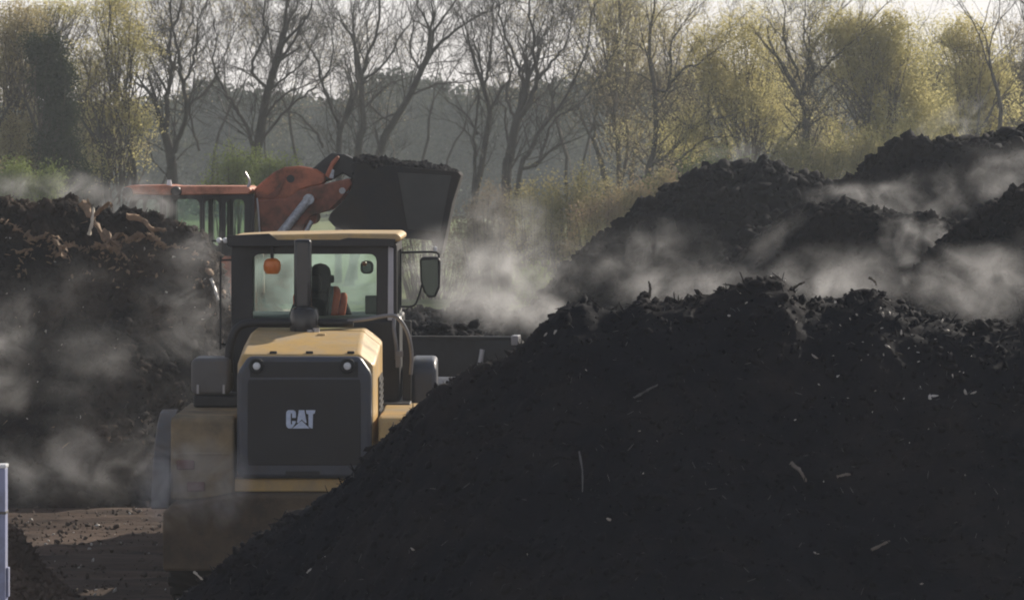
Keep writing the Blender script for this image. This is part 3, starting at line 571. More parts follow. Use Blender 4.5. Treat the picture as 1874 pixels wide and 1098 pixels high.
    bm = B(); lathe(bm, [(.145, 0), (.15, .03), (.148, .17), (.13, .22), (.09, .245), (.0, .255)], (-.10, 1.40, 2.625), 'z', 36); obj("precleaner", bm, M['blackgloss'], r)
    bm = B(); lathe(bm, [(.035, 0), (.035, .06), (.0, .062)], (.025, 1.24, 2.60), 'z', 14); lathe(bm, [(.03, 0), (.03, .05), (.0, .052)], (-.035, 1.22, 2.595), 'z', 14); obj("filler_caps", bm, M['bare'], hood)
    bm = B(); tube(bm, [(-.88, 1.6, 2.2), (-.86, 1.6, 2.48), (-.76, 1.6, 2.665), (-.5, 1.6, 2.70), (0, 1.6, 2.695), (.38, 1.6, 2.70)], .045, seg=12); obj("hood_bar", bm, M['black'], r)
    bm = B(); tube(bm, [(.10, 1.60, 2.69), (.5, 1.57, 2.735), (.72, 1.6, 2.77), (.83, 1.62, 2.745), (.925, 1.66, 2.59), (.965, 1.7, 2.38), (.955, 1.72, 2.17)], .020, seg=12); obj("handrail", bm, M['railing'], r)
    bm = B(); tube(bm, [(.775, 2.10, 2.72), (.775, 2.06, 2.6), (.80, 2.06, 2.42), (.80, 2.1, 2.30)], .022, seg=10); box(bm, .79, .87, 2.02, 2.13, 2.33, 2.39); box(bm, .79, .84, 2.05, 2.13, 2.22, 2.33); obj("door_handle_rail", bm, M['railing'], r, bevel=.004)
    bm = B(); tube(bm, [(-1.0, 2.1, 3.40), (-1.0, 2.08, 2.9), (-1.0, 2.08, 2.45)], .011, seg=8); tube(bm, [(-1.0, 2.1, 3.36), (-.9, 2.2, 3.36)], .01, seg=8, sm=False); tube(bm, [(-1.0, 2.08, 2.5), (-.9, 2.2, 2.5)], .01, seg=8, sm=False); obj("grab_rail", bm, M['black'], r)
    # side mirror
    mr = empty("side_mirror", (0, 0, 0)); mr.parent = r
    bm = B(); tube(bm, [(cx1, 3.4, 3.405), (.97, 3.42, 3.41), (1.18, 3.45, 3.405), (1.205, 3.45, 3.35)], .012, seg=8, n=3); obj("mirror_arm", bm, M['black'], mr)
    bm = B(); tube(bm, [(cx1, 3.4, 2.835), (.93, 3.41, 2.84), (.98, 3.43, 2.91), (1.03, 3.44, 3.08)], .011, seg=8, n=3); obj("mirror_arm", bm, M['black'], mr)
    bm = B(); prism(bm, [(1.0, 3.33), (1.03, 3.36), (1.19, 3.36), (1.225, 3.32), (1.215, 3.03), (1.17, 2.93), (1.09, 2.925), (1.04, 2.99), (1.01, 3.10)], 'y', 3.42, 3.50); obj("mirror_shell", bm, M['black'], mr, bevel=.018)
    bm = B(); prism(bm, [(1.02, 3.32), (1.19, 3.33), (1.195, 3.05), (1.15, 2.95), (1.08, 2.96), (1.03, 3.09)], 'y', 3.414, 3.421); obj("mirror_glass", bm, M['mirror'], mr)
    bm = B(); lathe(bm, [(.0, -.02), (.02, -.01), (.022, .03), (.0, .04)], (1.165, 3.45, 3.43), 'z', 12); obj("mirror_bolt", bm, M['lens'], mr)
    # inside the cab
    bm = B(); prism(bm, rrect(-.30, .05, 2.32, 2.90, .09), 'y', 2.72, 2.84); prism(bm, rrect(-.29, .19, 2.22, 2.34, .05), 'y', 2.72, 3.22); obj("seat", bm, M['seat'], r, bevel=.03)
    bm = B(); prism(bm, rrect(-.24, .0, 2.95, 3.15, .07), 'y', 2.71, 2.79); obj("headrest", bm, M['seat'], r, bevel=.025)
    bm = B(); tube(bm, [(-.02, 3.75, 1.9), (-.02, 3.62, 2.35), (-.02, 3.5, 2.52)], .035, seg=10); lathe(bm, [(.19, -.015), (.2, 0.0), (.19, .015), (.175, .0)], (-.02, 3.48, 2.53), 'z', 28); box(bm, -.2, .16, 3.47, 3.49, 2.522, 2.538); obj("steering_wheel", bm, M['black'], r)
    bm = B(); prism(bm, rrect(.455, .60, 2.74, 2.935, .015), 'y', 2.62, 2.67); box(bm, .57, .62, 2.64, 2.66, 2.70, 2.80); obj("monitor", bm, M['screen'], r, bevel=.006)
    bm = B(); prism(bm, rrect(.36, .50, 3.17, 3.31, .05), 'y', 3.72, 3.76); obj("interior_mirror", bm, M['black'], r, bevel=.012)
    bm = B(); prism(bm, rrect(.385, .475, 3.19, 3.29, .03), 'y', 3.712, 3.719); obj("interior_mirror_glass", bm, M['mirror'], r)
    bm = B(); lathe(bm, [(.0, -.06), (.06, -.055), (.085, -.02), (.09, .03), (.08, .075), (.05, .10), (.0, .105)], (-.475, 2.13, 3.275), 'z', 24); bc = obj("beacon", bm, M['amber'], r)
    bm = B(); cyl(bm, (-.475, 2.13, 3.375), (-.475, 2.13, 3.50), .018, seg=10); obj("beacon_stem", bm, M['black'], bc)
    bm = B(); lathe(bm, [(.0, -.02), (.018, -.018), (.026, 0.0), (.0, .01)], (.405, 3.70, 3.235), 'y', 16); obj("orange_reflection", bm, M['amber'], r)  # added amber disc, stands for an orange reflection in the interior mirror
    bm = B(); tube(bm, [(-.84, 3.3, 3.35), (-.80, 3.2, 3.1), (-.80, 3.2, 2.7)], .02, seg=8); obj("door_bar", bm, M['black'], r)
    # wheels
    for x in (-1.13, 1.13): wheel(r, (x, 1.25, .78), .78, .55)
    # articulated front frame, turned to the right
    fr = empty("front_frame", (0, 3.75, 0), R(-7)); fr.parent = r
    bm = B(); box(bm, -.35, .35, .1, 1.9, .6, 1.25); box(bm, -.30, -.22, .3, 1.3, 1.25, 1.9); box(bm, .22, .30, .3, 1.3, 1.25, 1.9); obj("front_chassis", bm, M['yellow_mud'], fr, bevel=.02)
    return fr
FR = yellow_loader(L1)
for o in L1.children:                                        # the cab sits a little lower on its mounts
    if o.name.split('.')[0] in ("cab_frame", "roof", "side_mirror", "beacon", "interior_mirror", "interior_mirror_glass", "grab_rail", "exhaust_stack"): o.location.z -= .045
def front_part(name, bm, m, bevel=.02, **k):                 # built in the turned front frame's own axes, then baked to the machine
    mt = Matrix.Translation((0, 3.75, 0)) @ Matrix.Rotation(R(-7), 4, 'Z')
    bmesh.ops.transform(bm, matrix=mt, verts=bm.verts); return obj(name, bm, m, L1, bevel=bevel, **k)
for s in (-1, 1):
    w_ = wheel(L1, (0, 0, 0), .78, .55); w_.matrix_local = Matrix.Translation((0, 3.75, 0)) @ Matrix.Rotation(R(-7), 4, 'Z') @ Matrix.Translation((s*1.12, 1.35, .78))
    bm = B(); prism(bm, arch(1.35, .82, 1.13, 48, 150, .05), 'x', min(s*.80, s*1.40), max(s*.80, s*1.40)); front_part("front_fender", bm, M['greyd'])
    bm = B(); prism(bm, [(.8, 1.75), (1.0, 1.9), (2.0, 1.72), (3.3, 1.42), (3.5, 1.2), (3.2, 1.15), (2.0, 1.4), (1.0, 1.55)], 'x', s*.42, s*.52); front_part("lift_arm", bm, M['yellow'])
    bm = B(); cyl(bm, (s*.3, .6, 1.1), (s*.36, 2.2, 1.45), .07, seg=14); front_part("lift_cylinder", bm, M['yellow_mud'], bevel=0)
bm = B(); prism(bm, [(1.6, 1.75), (1.9, 2.05), (2.1, 2.0), (3.3, 1.9), (3.3, 1.8), (2.0, 1.5)], 'x', -.09, .09); front_part("tilt_link", bm, M['yellow'])
# bucket, hollow, with a pale piece for its sunlit upper corner
bxo, bw = .06, 1.56
prof = [(3.42, 2.28), (3.36, 1.8), (3.45, 1.35), (3.8, 1.08), (4.9, 1.12), (5.0, 1.16), (4.9, 1.17), (3.84, 1.14), (3.52, 1.39), (3.43, 1.8), (3.49, 2.28)]
bm = B(); prism(bm, prof, 'x', bxo-bw, bxo+bw); bk = front_part("bucket", bm, M['steel'], bevel=.008)
for s in (-1, 1):
    bm = B(); x = bxo+s*bw; prism(bm, [(3.42, 2.28), (3.36, 1.8), (3.45, 1.35), (3.8, 1.08), (4.9, 1.12), (4.6, 1.7), (4.0, 2.2), (3.6, 2.27)], 'x', min(x, x+s*.035)+s*.002, max(x, x+s*.035)+s*.002); o_ = front_part("side_plate", bm, M['steel'], bevel=.006)
bm = B(); box(bm, bxo+bw-.05, bxo+bw+.036, 3.36, 3.60, 2.20, 2.31); front_part("sunlit_corner", bm, M['bare'], bevel=.01)  # pale block: sun on the corner edge put into the colour
bm = B(); box(bm, bxo-bw, bxo+bw-.052, 3.40, 3.50, 2.262, 2.297); front_part("top_rim", bm, M['steel'], bevel=.006)
bm = B(); cyl(bm, (bxo+.78+.40, 3.34, 2.15), (bxo+.78+.36, 3.32, 1.9), .03, seg=8); front_part("bracket", bm, M['bare'], bevel=0)
# compost carried in that bucket
def load(name, cx, cy, hx, hy, z0, hh, seed, label, rz=0.0, n=2500):
    rg = np.random.default_rng(seed); g = np.linspace(-1, 1, 60); X, Y = np.meshgrid(g, g)
    Z = z0+hh*(np.clip(1-np.maximum(np.abs(X), np.abs(Y))**2.2, 0, 1))**0.6*(0.75+0.45*fbm(X*2.1+seed, Y*2.1, 4, seed))+0.02*rg.normal(size=X.shape)
    co = np.stack([X*hx, Y*hy, Z], -1).reshape(-1, 3); m = 60
    i = np.arange(m-1)[:, None]*m+np.arange(m-1)[None]; f = np.stack([i, i+1, i+m+1, i+m], -1).reshape(-1, 4); f3 = np.concatenate([f[:, :3], f[:, [0, 2, 3]]])
    k = rg.integers(0, len(co), n); sz = 0.015+0.06*rg.random(n)**3
    v2, f2 = scatter(rg, co[k]+rg.normal(size=(n, 3))*0.01, sz, np.tile((1.2, 1, .7), (n, 1)))
    f3 = np.concatenate([f3, f2+len(co)]); co = np.concatenate([co, v2])
    o = mesh_np(name, co, f3, M['compost'], label=label, cat="compost load"); o.location = (cx, cy, 0); o.rotation_euler = (0, 0, rz); return o
q = Matrix.Translation((-1.98, 34, 0)) @ Matrix.Translation((0, 3.75, 0)) @ Matrix.Rotation(R(-7), 4, 'Z') @ Vector((bxo, 4.05, 0))
load("compost_load", q.x, q.y, 1.52, .55, 1.95, .50, 5, "mound of compost heaped in the yellow loader's wide bucket", R(-7))
# ------------------------------------------------------------------ the driver
def skin_mesh(name, verts, edges, radii, material, parent, sub=2, root=0):
    me = bpy.data.meshes.new(name); me.from_pydata([tuple(v) for v in verts], edges, []); me.materials.append(material)
    o = bpy.data.objects.new(name, me); link(o, parent)
    o.modifiers.new("skin", 'SKIN'); sl = me.skin_vertices[0] if len(me.skin_vertices) else None
    if sl is None:
        bm = bmesh.new(); bm.from_mesh(me); bm.verts.layers.skin.verify(); bm.to_mesh(me); bm.free(); sl = me.skin_vertices[0]
    for i, rr in enumerate(radii): sl.data[i].radius = rr if isinstance(rr, tuple) else (rr, rr); sl.data[i].use_root = (i == root)
    s = o.modifiers.new("sub", 'SUBSURF'); s.levels = sub; s.render_levels = sub
    o.modifiers["skin"].use_smooth_shade = True; return o
def driver():
    r = empty("person", (-1.98-.03, 34+3.02, 2.36), label="driver in dark jacket with orange hi-vis shoulder and dark hood, seated in the yellow loader", cat="person")
    # pelvis at the origin, facing +y
    V = [(0,0,.06),(0,-.02,.22),(0,-.03,.38),(0,0,.50),(0,.02,.57),(-.17,-.01,.50),(-.27,.06,.28),(-.16,.36,.27),(.17,-.01,.50),(.27,.06,.28),(.16,.36,.27),(-.10,.08,.02),(-.14,.44,.05),(-.14,.55,-.34),(-.14,.68,-.37),(.10,.08,.02),(.14,.44,.05),(.14,.55,-.34),(.14,.68,-.37)]
    E = [(0,1),(1,2),(2,3),(3,4),(3,5),(5,6),(6,7),(3,8),(8,9),(9,10),(0,11),(11,12),(12,13),(13,14),(0,15),(15,16),(16,17),(17,18)]
    Rr = [(.16,.12),(.15,.11),(.17,.12),(.12,.09),(.055,.055),(.085,.085),(.055,.055),(.035,.035),(.085,.085),(.055,.055),(.035,.035),(.10,.10),(.075,.075),(.05,.05),(.04,.05),(.10,.10),(.075,.075),(.05,.05),(.04,.05)]
    skin_mesh("jacket_and_trousers", V, E, Rr, M['jacket'], r)
    # hi-vis vest panels and tape hugging the shoulders and back
    for s in (-1, 1):
        bm = B(); tube(bm, [(s*.11, -.105, .26), (s*.135, -.10, .42), (s*.15, -.07, .53), (s*.14, .03, .575), (s*.12, .10, .50), (s*.11, .12, .3)], .048, seg=10); obj("vest_panel", bm, M['hivis'], r, smooth=180)
        bm = B(); tube(bm, [(s*.19, -.075, .26), (s*.215, -.065, .40), (s*.225, -.02, .515), (s*.21, .05, .52)], .035, seg=10); obj("shoulder_panel", bm, M['hivis'], r, smooth=180)
        bm = B(); tube(bm, [(s*.085, -.135, .25), (s*.095, -.13, .40), (s*.11, -.10, .545), (s*.105, .0, .60)], .026, seg=8); obj("reflective_tape", bm, M['reflect'], r, smooth=180)
    # head: skull, jaw, nose, ears, eyes
    bm = B(); bmesh.ops.create_uvsphere(bm, u_segments=28, v_segments=20, radius=1)
    for v in bm.verts:
        x, y, z = v.co; wj = 1-.28*max(0, -z)*max(0, .3+y); v.co = Vector((x*.078*wj, y*.098*(1 if y < 0 else .95), z*.118))
        if y > .85 and -.25 < z < .2: v.co.y += .02*(1-abs(x)*3) if abs(x) < .33 else 0
    for s in (-1, 1): lathe(bm, [(.0, -.01), (.022, -.008), (.028, 0), (.02, .01), (.0, .012)], (s*.08, -.0, -.01), 'x', 12)
    lathe(bm, [(.012, -.02), (.014, 0), (.0, .014)], (0, .103, -.02), 'z', 10); box(bm, -.026, .026, .086, .094, -.068, -.060)
    bmesh.ops.translate(bm, verts=bm.verts, vec=(0, .035, .70)); hd = obj("head", bm, M['skin'], r, smooth=180)
    bm = B()
    for s in (-1, 1): lathe(bm, [(0, -.01), (.011, 0), (0, .01)], (s*.03, .035+.09, .715), 'y', 10)
    obj("eyes", bm, M['cap'], r, smooth=180)
    bm = B(); lathe(bm, [(.115, -.16), (.100, -.12), (.098, -.06), (.101, -.01), (.100, .04), (.088, .085), (.057, .118), (.0, .134)], (0, 0, 0), 'z', 28)
    bmesh.ops.translate(bm, verts=bm.verts, vec=(0, .008, .715)); obj("hood", bm, M['cap'], r, smooth=180)
    bm = B()
    for s in (-1, 1): lathe(bm, [(.0, .0), (.035, .0), (.042, .015), (.035, .04), (.0, .045)] if s > 0 else [(.0, .0), (.035, .0), (.042, -.015), (.035, -.04), (.0, -.045)], (s*.088, .03, .69), 'x', 16)
    obj("ear_defenders", bm, M['cap'], r, smooth=180)
    # hands closed on the wheel rim
    for s in (-1, 1):
        V = [(s*.16,.36,.27),(s*.155,.43,.285)]; E = [(0,1)]; Rr = [(.028,.02),(.036,.018)]
        for k, (dx, ln) in enumerate(((-.030,.030),(-.010,.034),(.010,.032),(.029,.026))):
            b0 = len(V); V += [(s*.155+dx, .455, .288), (s*.155+dx, .455+ln, .278), (s*.155+dx, .462+ln, .252), (s*.155+dx, .45+ln*.6, .238)]
            E += [(1,b0),(b0,b0+1),(b0+1,b0+2),(b0+2,b0+3)]; Rr += [(.010,.010),(.009,.009),(.0085,.0085),(.007,.007)]
        b0 = len(V); V += [(s*.155-s*.04,.41,.28),(s*.155-s*.058,.445,.262),(s*.155-s*.05,.472,.25)]; E += [(1,b0),(b0,b0+1),(b0+1,b0+2)]; Rr += [(.012,.012),(.010,.010),(.008,.008)]
        skin_mesh("hand", V, E, Rr, M['skin'], r, 2)
driver()
bpy.data.objects["person"].scale = (1.1, 1.1, 1.06)
# ------------------------------------------------------------------ the orange loader, seen from its side, bucket raised
YB = 54.0
def Q(px, py, Y=YB):                                         # photo pixel -> (x, z) in the orange loader's own axes
    p = P(px, py, Y); return (p[0]+5.0, p[2])
L2 = empty("wheel_loader", (-5.0, YB+1.4, 0.0), label="orange wheel loader side-on behind the left heap, lifting a full bucket above the yellow cab", cat="wheel loader")
def orange_loader(r):
    YC = YB+1.4
    q = lambda a: [Q(*p, YB) for p in a]
    bm = B(); prism(bm, q([(221,352),(221,344),(232,340),(300,339),(312,341),(360,341),(446,341),(454,345),(456,349),(450,356),(362,357),(300,358),(232,356)]), 'y', -1.0, .75)
    rf = obj("roof", bm, M['orange_roof'], r, bevel=.03)
    for a, b_ in (((306,341),(330,356)), ((222,345),(234,357))):
        x, z = Q((a[0]+b_[0])/2, (a[1]+b_[1])/2); bm = B(); lathe(bm, [(.0, -.05), (.07, -.045), (.085, 0), (.085, .03), (.0, .03)], (x, -1.03, z-.02), 'y', 20); obj("roof_lamp", bm, M['black'], rf)
    x, z = Q(304, 337); bm = B(); cyl(bm, (x, -.9, z-.03), (x, -.9, z+.06), .045, .03, seg=12); obj("beacon", bm, M['lens'], rf)
    # cab: three side windows with rounded corners
    z0, z1 = Q(0, 470)[1], Q(0, 357)[1]
    for yy, nm in ((-.92, "cab_side"), (.62, "cab_side")):
        bm = B()
        xs = [Q(p, 0)[0] for p in (236, 292, 340, 366, 408, 455)]
        bands = [(xs[0], xs[1], xs[0]+.06, xs[1]-.05), (xs[1]+.002, xs[3]-.002, xs[1]+.06, xs[3]-.05), (xs[3], xs[4]-.07, xs[3]+.03, xs[4]-.10), (xs[4]-.068, xs[5], xs[4]-.0, xs[5]-.10)]
        for a, b_, c, d in bands:
            frame_y(bm, rrect(a, b_, z0, z1, .01), rrect(c, d, z0+.12, z1-.07, .09), yy, yy+.06)
        cs = obj(nm, bm, M['black'], r, bevel=.008)
        for a, b_, c, d in bands:
            bm = B(); box(bm, c-.01, d+.01, yy+.025, yy+.031, z0+.11, z1-.06); obj("cab_window", bm, M['glass'], cs)
    xa, xb = Q(236, 0)[0], Q(455, 0)[0]
    bm = B(); box(bm, xb, xb+.05, -.92, -.84, z0, z1); box(bm, xb, xb+.05, .6, .68, z0, z1); obj("front_pillars", bm, M['black'], r, bevel=.01)
    bm = B(); box(bm, xb+.02, xb+.026, -.84, .6, z0+.05, z1); obj("windscreen", bm, M['glass'], r)
    bm = B(); tube(bm, [(xb+.10, -1.0, z1-.05), (xb+.12, -1.0, z1-.25), (xb+.14, -1.0, z0+.35)], .014, seg=8); obj("grab_rail", bm, M['bare'], r)
    x, z = Q(447, 325); bm = B(); tube(bm, [(x-.02, -.95, z-.22), (x+.05, -.95, z-.08), (x-.02, -.95, z+.08)], (.03, .012), seg=8); obj("mirror_bracket", bm, M['bare'], r)
    bm = B(); box(bm, xa-.02, xb+.1, -.95, .7, 1.5, z0-.002); obj("cab_body", bm, M['orange'], r, bevel=.04)
    bm = B(); prism(bm, [(xa-.02, 1.2), (xa-.02, 2.6), (xa-1.7, 2.55), (xa-2.1, 2.3), (xa-2.15, 1.2)], 'y', -.75, .75); obj("engine_cover", bm, M['orange'], r, bevel=.06)
    bm = B(); box(bm, xa-2.3, xa-2.16, -1.1, 1.1, .7, 1.6); obj("counterweight", bm, M['orange'], r, bevel=.05)
    bm = B(); box(bm, xa-2.1, 1.5, -.42, .42, .65, 1.195); obj("chassis", bm, M['orange'], r, bevel=.03)
    bm = B(); prism(bm, [(.35, 1.2), (1.7, 1.2), (1.6, 1.8), (1.0, 2.35), (.55, 2.4)], 'y', -.38, -.28); prism(bm, [(.35, 1.2), (1.7, 1.2), (1.6, 1.8), (1.0, 2.35), (.55, 2.4)], 'y', .28, .38); obj("boom_tower", bm, M['orange'], r, bevel=.02)
    for x in (xa-1.0, 1.35):
        for yy in (-1.0, 1.0):
            w_ = wheel(r, (x, yy, .82), .82, .58, M['orange']); w_.rotation_euler = (0, 0, R(90))
            bm = B(); o = [(x+1.12*math.cos(R(t)), .85+1.12*math.sin(R(t))) for t in np.linspace(20, 160, 14)]; i = [(x+1.06*math.cos(R(t)), .85+1.06*math.sin(R(t))) for t in np.linspace(160, 20, 14)]
            prism(bm, o+i, 'y', min(yy-.3, yy+.3), max(yy-.3, yy+.3)); obj("fender", bm, M['orange'], r, bevel=.015)
    # boom plates: from the tower up to the bucket pin
    boom = q([(461,369),(501,365),(519,365),(541,349),(585,338),(635,327),(641,338),(621,365),(599,387),(577,393),(563,398),(554,409),(548,420),(541,463),(536,560),(480,560),(476,463),(468,405)])
    for yy in (-.62, .50):
        bm = B(); prism(bm, boom, 'y', yy, yy+.12); bo = obj("boom", bm, M['orange_dark'], r, bevel=.025)
        bm = B(); x, z = Q(622, 350); cyl(bm, (x, yy-.03, z), (x, yy+.15, z), .05, seg=14); obj("pin", bm, M['bare'], bo)
    bm = B(); x, z = Q(560, 400); cyl(bm, (x, -.5, z), (x, .5, z), .12, seg=20); obj("cross_tube", bm, M['orange'], r)
    # bell crank with its eye, and the upper tilt linkage
    crank = q([(456,354),(458,345),(470,334),(492,316),(512,306),(540,304),(572,310),(588,320),(590,332),(580,340),(556,344),(540,350),(534,362),(520,392),(505,412),(486,408),(466,392),(462,372)])
    for yy in (-.36, .24):
        bm = B(); prism(bm, crank, 'y', yy, yy+.10); bc = obj("bell_crank", bm, M['orange'], r, bevel=.03)
        x, z = Q(524, 328); bm = B(); cyl(bm, (x, yy-.006, z), (x, yy+.106, z), .062, seg=20); obj("eye", bm, M['black'], bc)
    bm = B(); prism(bm, q([(462,362),(486,366),(500,360),(517,326),(513,322),(494,350),(482,358),(462,356)]), 'y', -.385, -.361); obj("crank_crease", bm, M['orange_dark'], r, bevel=.008)  # dark strip beside the crank, shade in the crease put into colour
    bm = B(); prism(bm, q([(470,352),(506,318),(516,316),(512,330),(492,352),(474,362)]), 'y', -.20, .20); obj("tilt_cylinder_end", bm, M['orange'], r, bevel=.02)
    bm = B(); prism(bm, q([(560,312),(584,292),(600,280),(624,282),(652,296),(654,326),(640,330),(622,318),(600,330),(580,336)]), 'y', -.28, .28); obj("tilt_link", bm, M['black'], r, bevel=.02)
    bm = B(); prism(bm, q([(588,322),(600,330),(604,306),(616,288),(612,284),(600,296)]), 'y', -.42, -.30); obj("bucket_lug", bm, M['orange'], r, bevel=.02)
    bm = B(); prism(bm, q([(596,326),(604,328),(606,312),(602,310)]), 'y', -.44, -.425); obj("lug_plate", bm, M['rod'], r)
    x0, z_0 = Q(505, 434); x1, z_1 = Q(560, 366)
    bm = B(); cyl(bm, (x0, -.70, z_0), (x1, -.70, z_1), .072, seg=18); lc = obj("lift_cylinder", bm, M['rod'], r, smooth=30)
    bm = B(); cyl(bm, (x1, -.76, z_1), (x1, -.62, z_1), .085, seg=18); obj("cylinder_eye", bm, M['rod'], lc)
    x2, z2 = Q(556, 425); x3, z3 = Q(566, 406); bm = B(); cyl(bm, (x2, -.72, z2), (x3, -.72, z3), .035, seg=12); obj("rod_end", bm, M['rod'], r)
    # bucket: 3 m wide, seen from its end
    out = [(598,352),(586,340),(583,318),(590,300),(604,290),(626,284),(650,296),(700,300),(768,304),(838,312),(844,322),(828,372),(816,430),(806,470),(790,500),(786,470),(768,440),(742,430),(700,428),(640,424),(606,408),(596,382)]
    bm = B(); prism(bm, q([(606,390),(628,368),(643,346),(648,322),(643,302),(650,297),(700,302),(838,314),(844,322),(828,372),(816,430),(808,468),(798,462),(790,440),(742,436),(700,432),(640,426),(612,414),(601,402)]), 'y', -1.50, -1.455)
    bk = obj("bucket_end", bm, M['bucket'], r, bevel=.012)
    bm = B(); prism(bm, q([(606,390),(628,368),(643,346),(648,322),(643,302),(650,297),(700,302),(838,314),(844,322),(828,372),(816,430),(808,468),(798,462),(790,440),(742,436),(700,432),(640,426),(612,414),(601,402)]), 'y', 1.455, 1.50); obj("bucket_end", bm, M['bucket'], r, bevel=.012)
    shell_o = [(838,314),(844,322),(828,372),(816,430),(808,468),(798,462),(790,440),(742,436),(700,432),(640,426),(612,414),(601,402),(606,390),(628,368),(643,346),(648,322),(643,302)]
    shell_i = [(653,304),(656,322),(650,350),(634,374),(614,394),(612,402),(618,408),(644,417),(702,423),(744,427),(794,430),(804,426),(818,370),(832,322)]
    bm = B(); prism(bm, q(shell_o+shell_i), 'y', -1.454, 1.454); obj("bucket", bm, M['bucket'], r, bevel=.01)
    bm = B(); prism(bm, q([(728,316),(826,322),(806,424),(746,420)]), 'y', -1.515, -1.502); obj("wear_plate", bm, M['wearplate'], r, bevel=.006)
orange_loader(L2)
# its load
def load_orange():
    rg = np.random.default_rng(9); n = 70; X, Yg = np.meshgrid(np.linspace(0, 1, n), np.linspace(-1, 1, n))
    xw = P(650, 0, YB)[0]+(P(834, 0, YB)[0]-P(650, 0, YB)[0])*X
    top = np.interp(X, [0, .08, .18, .3, .5, .7, .9, 1], [P(0, y, YB)[2] for y in (292, 294, 297, 300, 303, 307, 311, 320)])
    Z = top+.11*fbm(X*6, Yg*6, 4, 4)+.02*rg.normal(size=X.shape)-.35*np.clip(np.abs(Yg)-.93, 0, 1)*8
    co = np.stack([xw, YB+1.4+Yg*1.44, Z], -1).reshape(-1, 3)
    i = np.arange(n-1)[:, None]*n+np.arange(n-1)[None]; f = np.stack([i, i+1, i+n+1, i+n], -1).reshape(-1, 4); f3 = np.concatenate([f[:, :3], f[:, [0, 2, 3]]])
    k = rg.integers(0, len(co), 2500); v2, f2 = scatter(rg, co[k]-(0, 0, .02), 0.012+0.045*rg.random(2500)**3, np.tile((1.2, 1, .7), (2500, 1)))
    f3 = np.concatenate([f3, f2+len(co)]); co = np.concatenate([co, v2])
    p = np.array(P(684, 292, YB-0.2)); k2 = 90; pp = p+rg.normal(size=(k2, 3))*(.07, .12, .035)+(0, .3, -.05)
    v2, f2 = scatter(rg, pp, rg.uniform(.03, .07, k2), np.tile((1, 1, .8), (k2, 1))); f3 = np.concatenate([f3, f2+len(co)]); co = np.concatenate([co, v2])
    mesh_np("compost_load", co, f3, M['compost'], label="compost filling the orange loader's raised bucket with a lump on top", cat="compost load")
load_orange()
# ------------------------------------------------------------------ trees
def seg_mesh(name, segs, material, parent, sides=5):
    """tapered prisms for (p0, p1, r0, r1) rows"""
    s = np.array(segs); p0, p1, r0, r1 = s[:, 0:3], s[:, 3:6], s[:, 6], s[:, 7]
    d = p1-p0; L = np.linalg.norm(d, axis=1, keepdims=True); d = d/np.maximum(L, 1e-6)
    p1 = p1+d*r1[:, None]*0.4
    ref = np.where(np.abs(d[:, 2:3]) < .9, np.array([[0, 0, 1.0]]), np.array([[1.0, 0, 0]]))
    u = np.cross(d, ref); u /= np.linalg.norm(u, axis=1, keepdims=True); w = np.cross(d, u)
    t = 2*np.pi*np.arange(sides)/sides; c, sn = np.cos(t), np.sin(t)
    ring = u[:, None]*c[None, :, None]+w[:, None]*sn[None, :, None]
    co = np.concatenate([p0[:, None]+ring*r0[:, None, None], p1[:, None]+ring*r1[:, None, None]], 1).reshape(-1, 3)
    k = np.arange(sides); f = np.stack([k, (k+1) % sides, (k+1) % sides+sides, k+sides], 1)
    f = (f[None]+(np.arange(len(s))*2*sides)[:, None, None]).reshape(-1, 4)
    return mesh_np(name, co, f, material, parent, smooth=1)
def branch(rng, p, d, L, r, lvl, thick, thin, tips, o):
    n = 4 if lvl < 3 else 3
    pts = [p]; rr = [r]
    up = np.array([0, 0, 1.0])
    for i in range(n):
        d = d+rng.normal(size=3)*o['wob']+up*o['up']*(0.5 if lvl == 0 else 1); d /= np.linalg.norm(d)
        pn = p+d*L/n; rn = max(r*(1-(1-o['tap'])*(i+1)/n), o['rmin'])
        (thick if rr[-1] > 0.035 else thin).append((*p, *pn, rr[-1], rn)); p = pn; rr.append(rn); pts.append(p)
        if lvl >= 1 and lvl < o['lv'] and rng.random() < o['side']:
            dd = d+rng.normal(size=3)*0.75; dd /= np.linalg.norm(dd)
            branch(rng, p, dd, L*rng.uniform(.45, .75), rn*.5, min(lvl+2, o['lv']), thick, thin, tips, o)
    if lvl >= o['lv']:
        for _ in range(o['tw']):
            q = pts[rng.integers(1, len(pts))]; dd = d+rng.normal(size=3)*0.6+up*.25; dd /= np.linalg.norm(dd); l = rng.uniform(.3, .75)
            m = q+dd*l*.5+rng.normal(size=3)*.03; e = q+dd*l+rng.normal(size=3)*.05+up*.05
            thin.append((*q, *m, o['rmin'], o['rmin']*.8)); thin.append((*m, *e, o['rmin']*.8, o['rmin']*.5)); tips.append(e); tips.append(m)
        return
    k = 3 if rng.random() < o['tri'] else 2
    az = rng.uniform(0, 2*np.pi); u = np.cross(d, [0.31, 0.2, .7]); u /= np.linalg.norm(u); w = np.cross(d, u)
    for j in range(k):
        a = az+2*np.pi*j/k+rng.normal()*.3; s = math.tan(R(o['ang'])*rng.uniform(.6, 1.25))
        dd = d+(u*math.cos(a)+w*math.sin(a))*s; dd /= np.linalg.norm(dd)
        sc = rng.uniform(.72, .95)
        branch(rng, p, dd, L*o['lr']*sc, rn*(.74 if k == 2 else .64)*rng.uniform(.85, 1.05), lvl+1, thick, thin, tips, o)
DEF = dict(wob=.15, up=.055, tap=.72, rmin=.0055, side=.48, lv=5, tw=4, tri=.25, ang=27, lr=.82)
def leaves(rng, tips, n, spread, size, name, material, parent, flat=0.9):
    tips = np.array(tips); c = tips[rng.integers(0, len(tips), n)]+rng.normal(size=(n, 3))*spread
    return leaf_cards(rng, c, size, name, material, parent)
